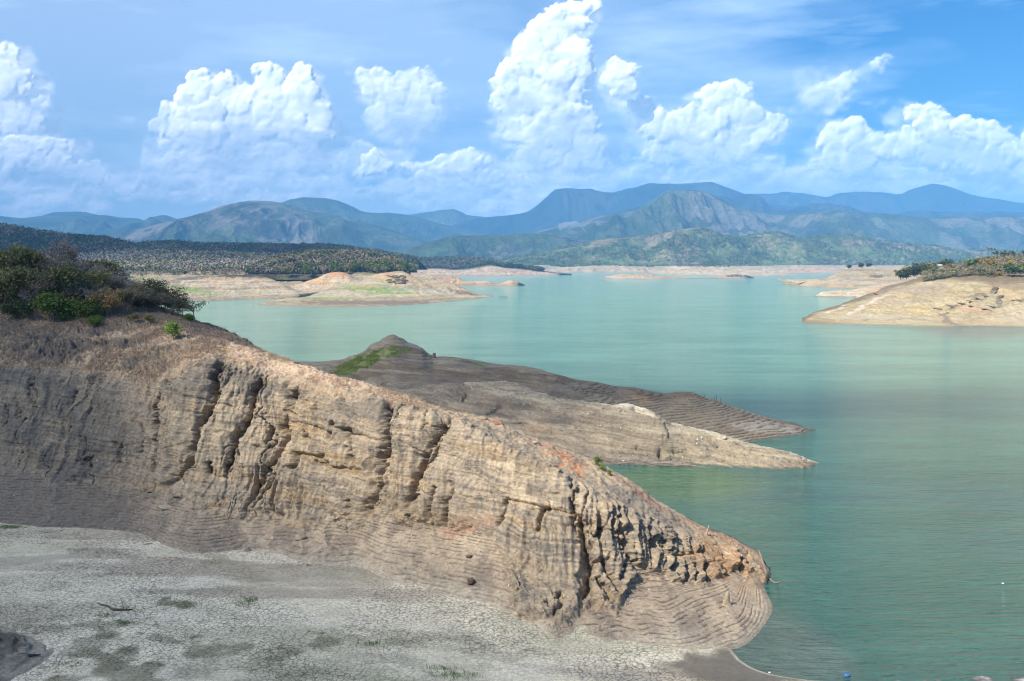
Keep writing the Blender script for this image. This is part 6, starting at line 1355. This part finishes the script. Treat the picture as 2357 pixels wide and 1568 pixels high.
# dark ledge rocks of the peninsulas
rr = np.random.RandomState(5)
for k in range(16):
    px = 903 + rr.uniform(-14, 26) + k * .6; py = 633 + k * 1.15 + rr.uniform(-2, 2); p = hit(px, py, PE)
    put('rock', rock_mesh(50 + k, (rr.uniform(2.5, 6), rr.uniform(1.5, 3), rr.uniform(.8, 1.8)), (.13,.11,.09), 2), p, 'dark slab in the rock pile under the wooded hump', 'rock', (0, rr.uniform(-.1, .25), rr.uniform(-.4, .4)), 'dark slabs under the wooded hump')
for k, (px, py, a, b, r) in enumerate([(2289,664,3,3.5,.3),(2287,672,4.5,2,.5),(2270,681,6,1.5,-.25),(2252,686,5,1.3,-.2),(2262,688,4,1,-.2),(2235,693,6,1,-.3),(2215,699,6,1.2,-.25),(2192,705,9,1.6,-.2),(2160,709,4,.9,-.15),(2300,684,3,2.5,.6),(2302,696,2.6,3,.4),(2290,706,7,1.2,-.25),(2272,711,5,1,-.2),(2238,703,3.5,1,-.2),(2175,720,3,1.4,.4),(2345,690,7,1.2,-.1),(2020,676,5,1.2,-.5)]):
    p = hit(px, py, RP); put('rock_ledge', rock_mesh(80 + k, (a * .8, 1.5, b * .5), (.20,.165,.13) if k % 3 else (.12,.10,.08), 2), p, 'dark rock ledge breaking out of the tan slope of the right peninsula', 'rock', (0, -r, 0), 'dark rock ledges on the right peninsula')
# hut with a pale roof among the saddle trees
def hut():
    o = bpy.data.objects.new('hut', None); COL.objects.link(o); p = on(rp, 2162, 868); p[2] += 3.0; o.location = p; o.rotation_euler = (0, 0, .2); o.scale = (.5, .5, .5); tag(o, 'small hut with a pale metal roof among the saddle trees', 'hut')
    def box(name, x, y, z, c, m, par=o):
        bm = bmesh.new(); bmesh.ops.create_cube(bm, size=1.0); bmesh.ops.scale(bm, vec=(x, y, z), verts=bm.verts); bmesh.ops.translate(bm, vec=c, verts=bm.verts); me = bpy.data.meshes.new(name); bm.to_mesh(me); bm.free(); me.materials.append(m); w = bpy.data.objects.new(name, me); w.parent = par; COL.objects.link(w); return w
    wl = mat_plain('hut_wall', (.4, .36, .3)); rf = mat_plain('hut_roof', (.62, .7, .74), .3); dk = mat_plain('hut_door', (.1, .08, .07))
    box('wall', 8, 5, 5.6, (0, 0, -.2), wl); box('door', 1.1, .12, 2.1, (1.5, -2.54, -1.6), dk); box('window', 1.2, .12, 1.0, (-1.6, -2.54, .8), dk)
    bm = bmesh.new(); pts = [(-4.6,-3.1,2.5),(4.6,-3.1,2.5),(4.6,0,4.4),(-4.6,0,4.4),(-4.6,3.1,2.5),(4.6,3.1,2.5),(-4.6,-3.1,2.62),(4.6,-3.1,2.62),(4.6,0,4.55),(-4.6,0,4.55),(-4.6,3.1,2.62),(4.6,3.1,2.62)]
    vs = [bm.verts.new(q) for q in pts]
    for f in [(0,1,2,3),(3,2,5,4),(7,6,9,8),(8,9,10,11),(1,0,6,7),(4,5,11,10),(0,3,9,6),(3,4,10,9),(2,1,7,8),(5,2,8,11)]: bm.faces.new([vs[k] for k in f])
    me = bpy.data.meshes.new('roof'); bm.normal_update(); bm.to_mesh(me); bm.free(); me.materials.append(rf); w = bpy.data.objects.new('roof', me); w.parent = o; COL.objects.link(w)
hut()
# smoke from a burning field on the far slope
def smoke():
    m = bpy.data.materials.new('smoke_air'); m.use_nodes = True; nt = m.node_tree; nt.nodes.clear(); o = nt.nodes.new('ShaderNodeOutputMaterial'); p = nt.nodes.new('ShaderNodeVolumePrincipled')
    p.inputs['Color'].default_value = (.8, .88, 1, 1); p.inputs['Density'].default_value = .014; nt.links.new(p.outputs[0], o.inputs['Volume'])
    path = [(1351,538),(1347,532),(1341,526),(1334,517),(1325,514),(1312,517),(1300,520),(1285,523)]; VV, FF, off = [], [], 0; rg_ = np.random.RandomState(3)
    ico = rock_mesh(1, (1, 1, 1), (1, 1, 1), 3, 0); V0 = np.zeros(len(ico.vertices) * 3, np.float32); ico.vertices.foreach_get('co', V0); V0 = V0.reshape(-1, 3); F0 = np.zeros(len(ico.loops), np.int32); ico.loops.foreach_get('vertex_index', F0); F0 = F0.reshape(-1, 3)
    P = np.array([atD(x, y, 6300) for x, y in path]); rad = [9, 12, 16, 24, 34, 42, 46, 40]
    q = np.linspace(0, 7, 60); C = hermite(np.arange(8), P, q); r = np.interp(q, np.arange(8), rad); d = np.gradient(C, axis=0); d /= np.linalg.norm(d, axis=1, keepdims=True)
    a = np.cross(d, [0, 1, 0]); a /= np.linalg.norm(a, axis=1, keepdims=True); b = np.cross(d, a); t = np.linspace(0, 2 * math.pi, 20, endpoint=False)
    R_ = r[:, None] * (1 + .5 * fbm(q[:, None] * 1.3, np.cos(t)[None] * 1.2, np.sin(t)[None] * 1.2, 3)); R_[0] = .5; R_[-1] = 1
    V = C[:, None] + (a[:, None] * np.cos(t)[None, :, None] * .45 + b[:, None] * np.sin(t)[None, :, None]) * R_[..., None]
    i = np.arange(59)[:, None] * 20; j = np.arange(20)[None]; F = np.stack([i + j, i + (j + 1) % 20, i + 20 + (j + 1) % 20, i + 20 + j], -1).reshape(-1, 4)
    me = mesh_from('smoke', V.reshape(-1, 3), F); tag(add('smoke', me, m), 'thin pale smoke drifting from a field on the far slope', None, None, 'stuff')
smoke()
for me in list(bpy.data.meshes):
    if me.users == 0: bpy.data.meshes.remove(me)
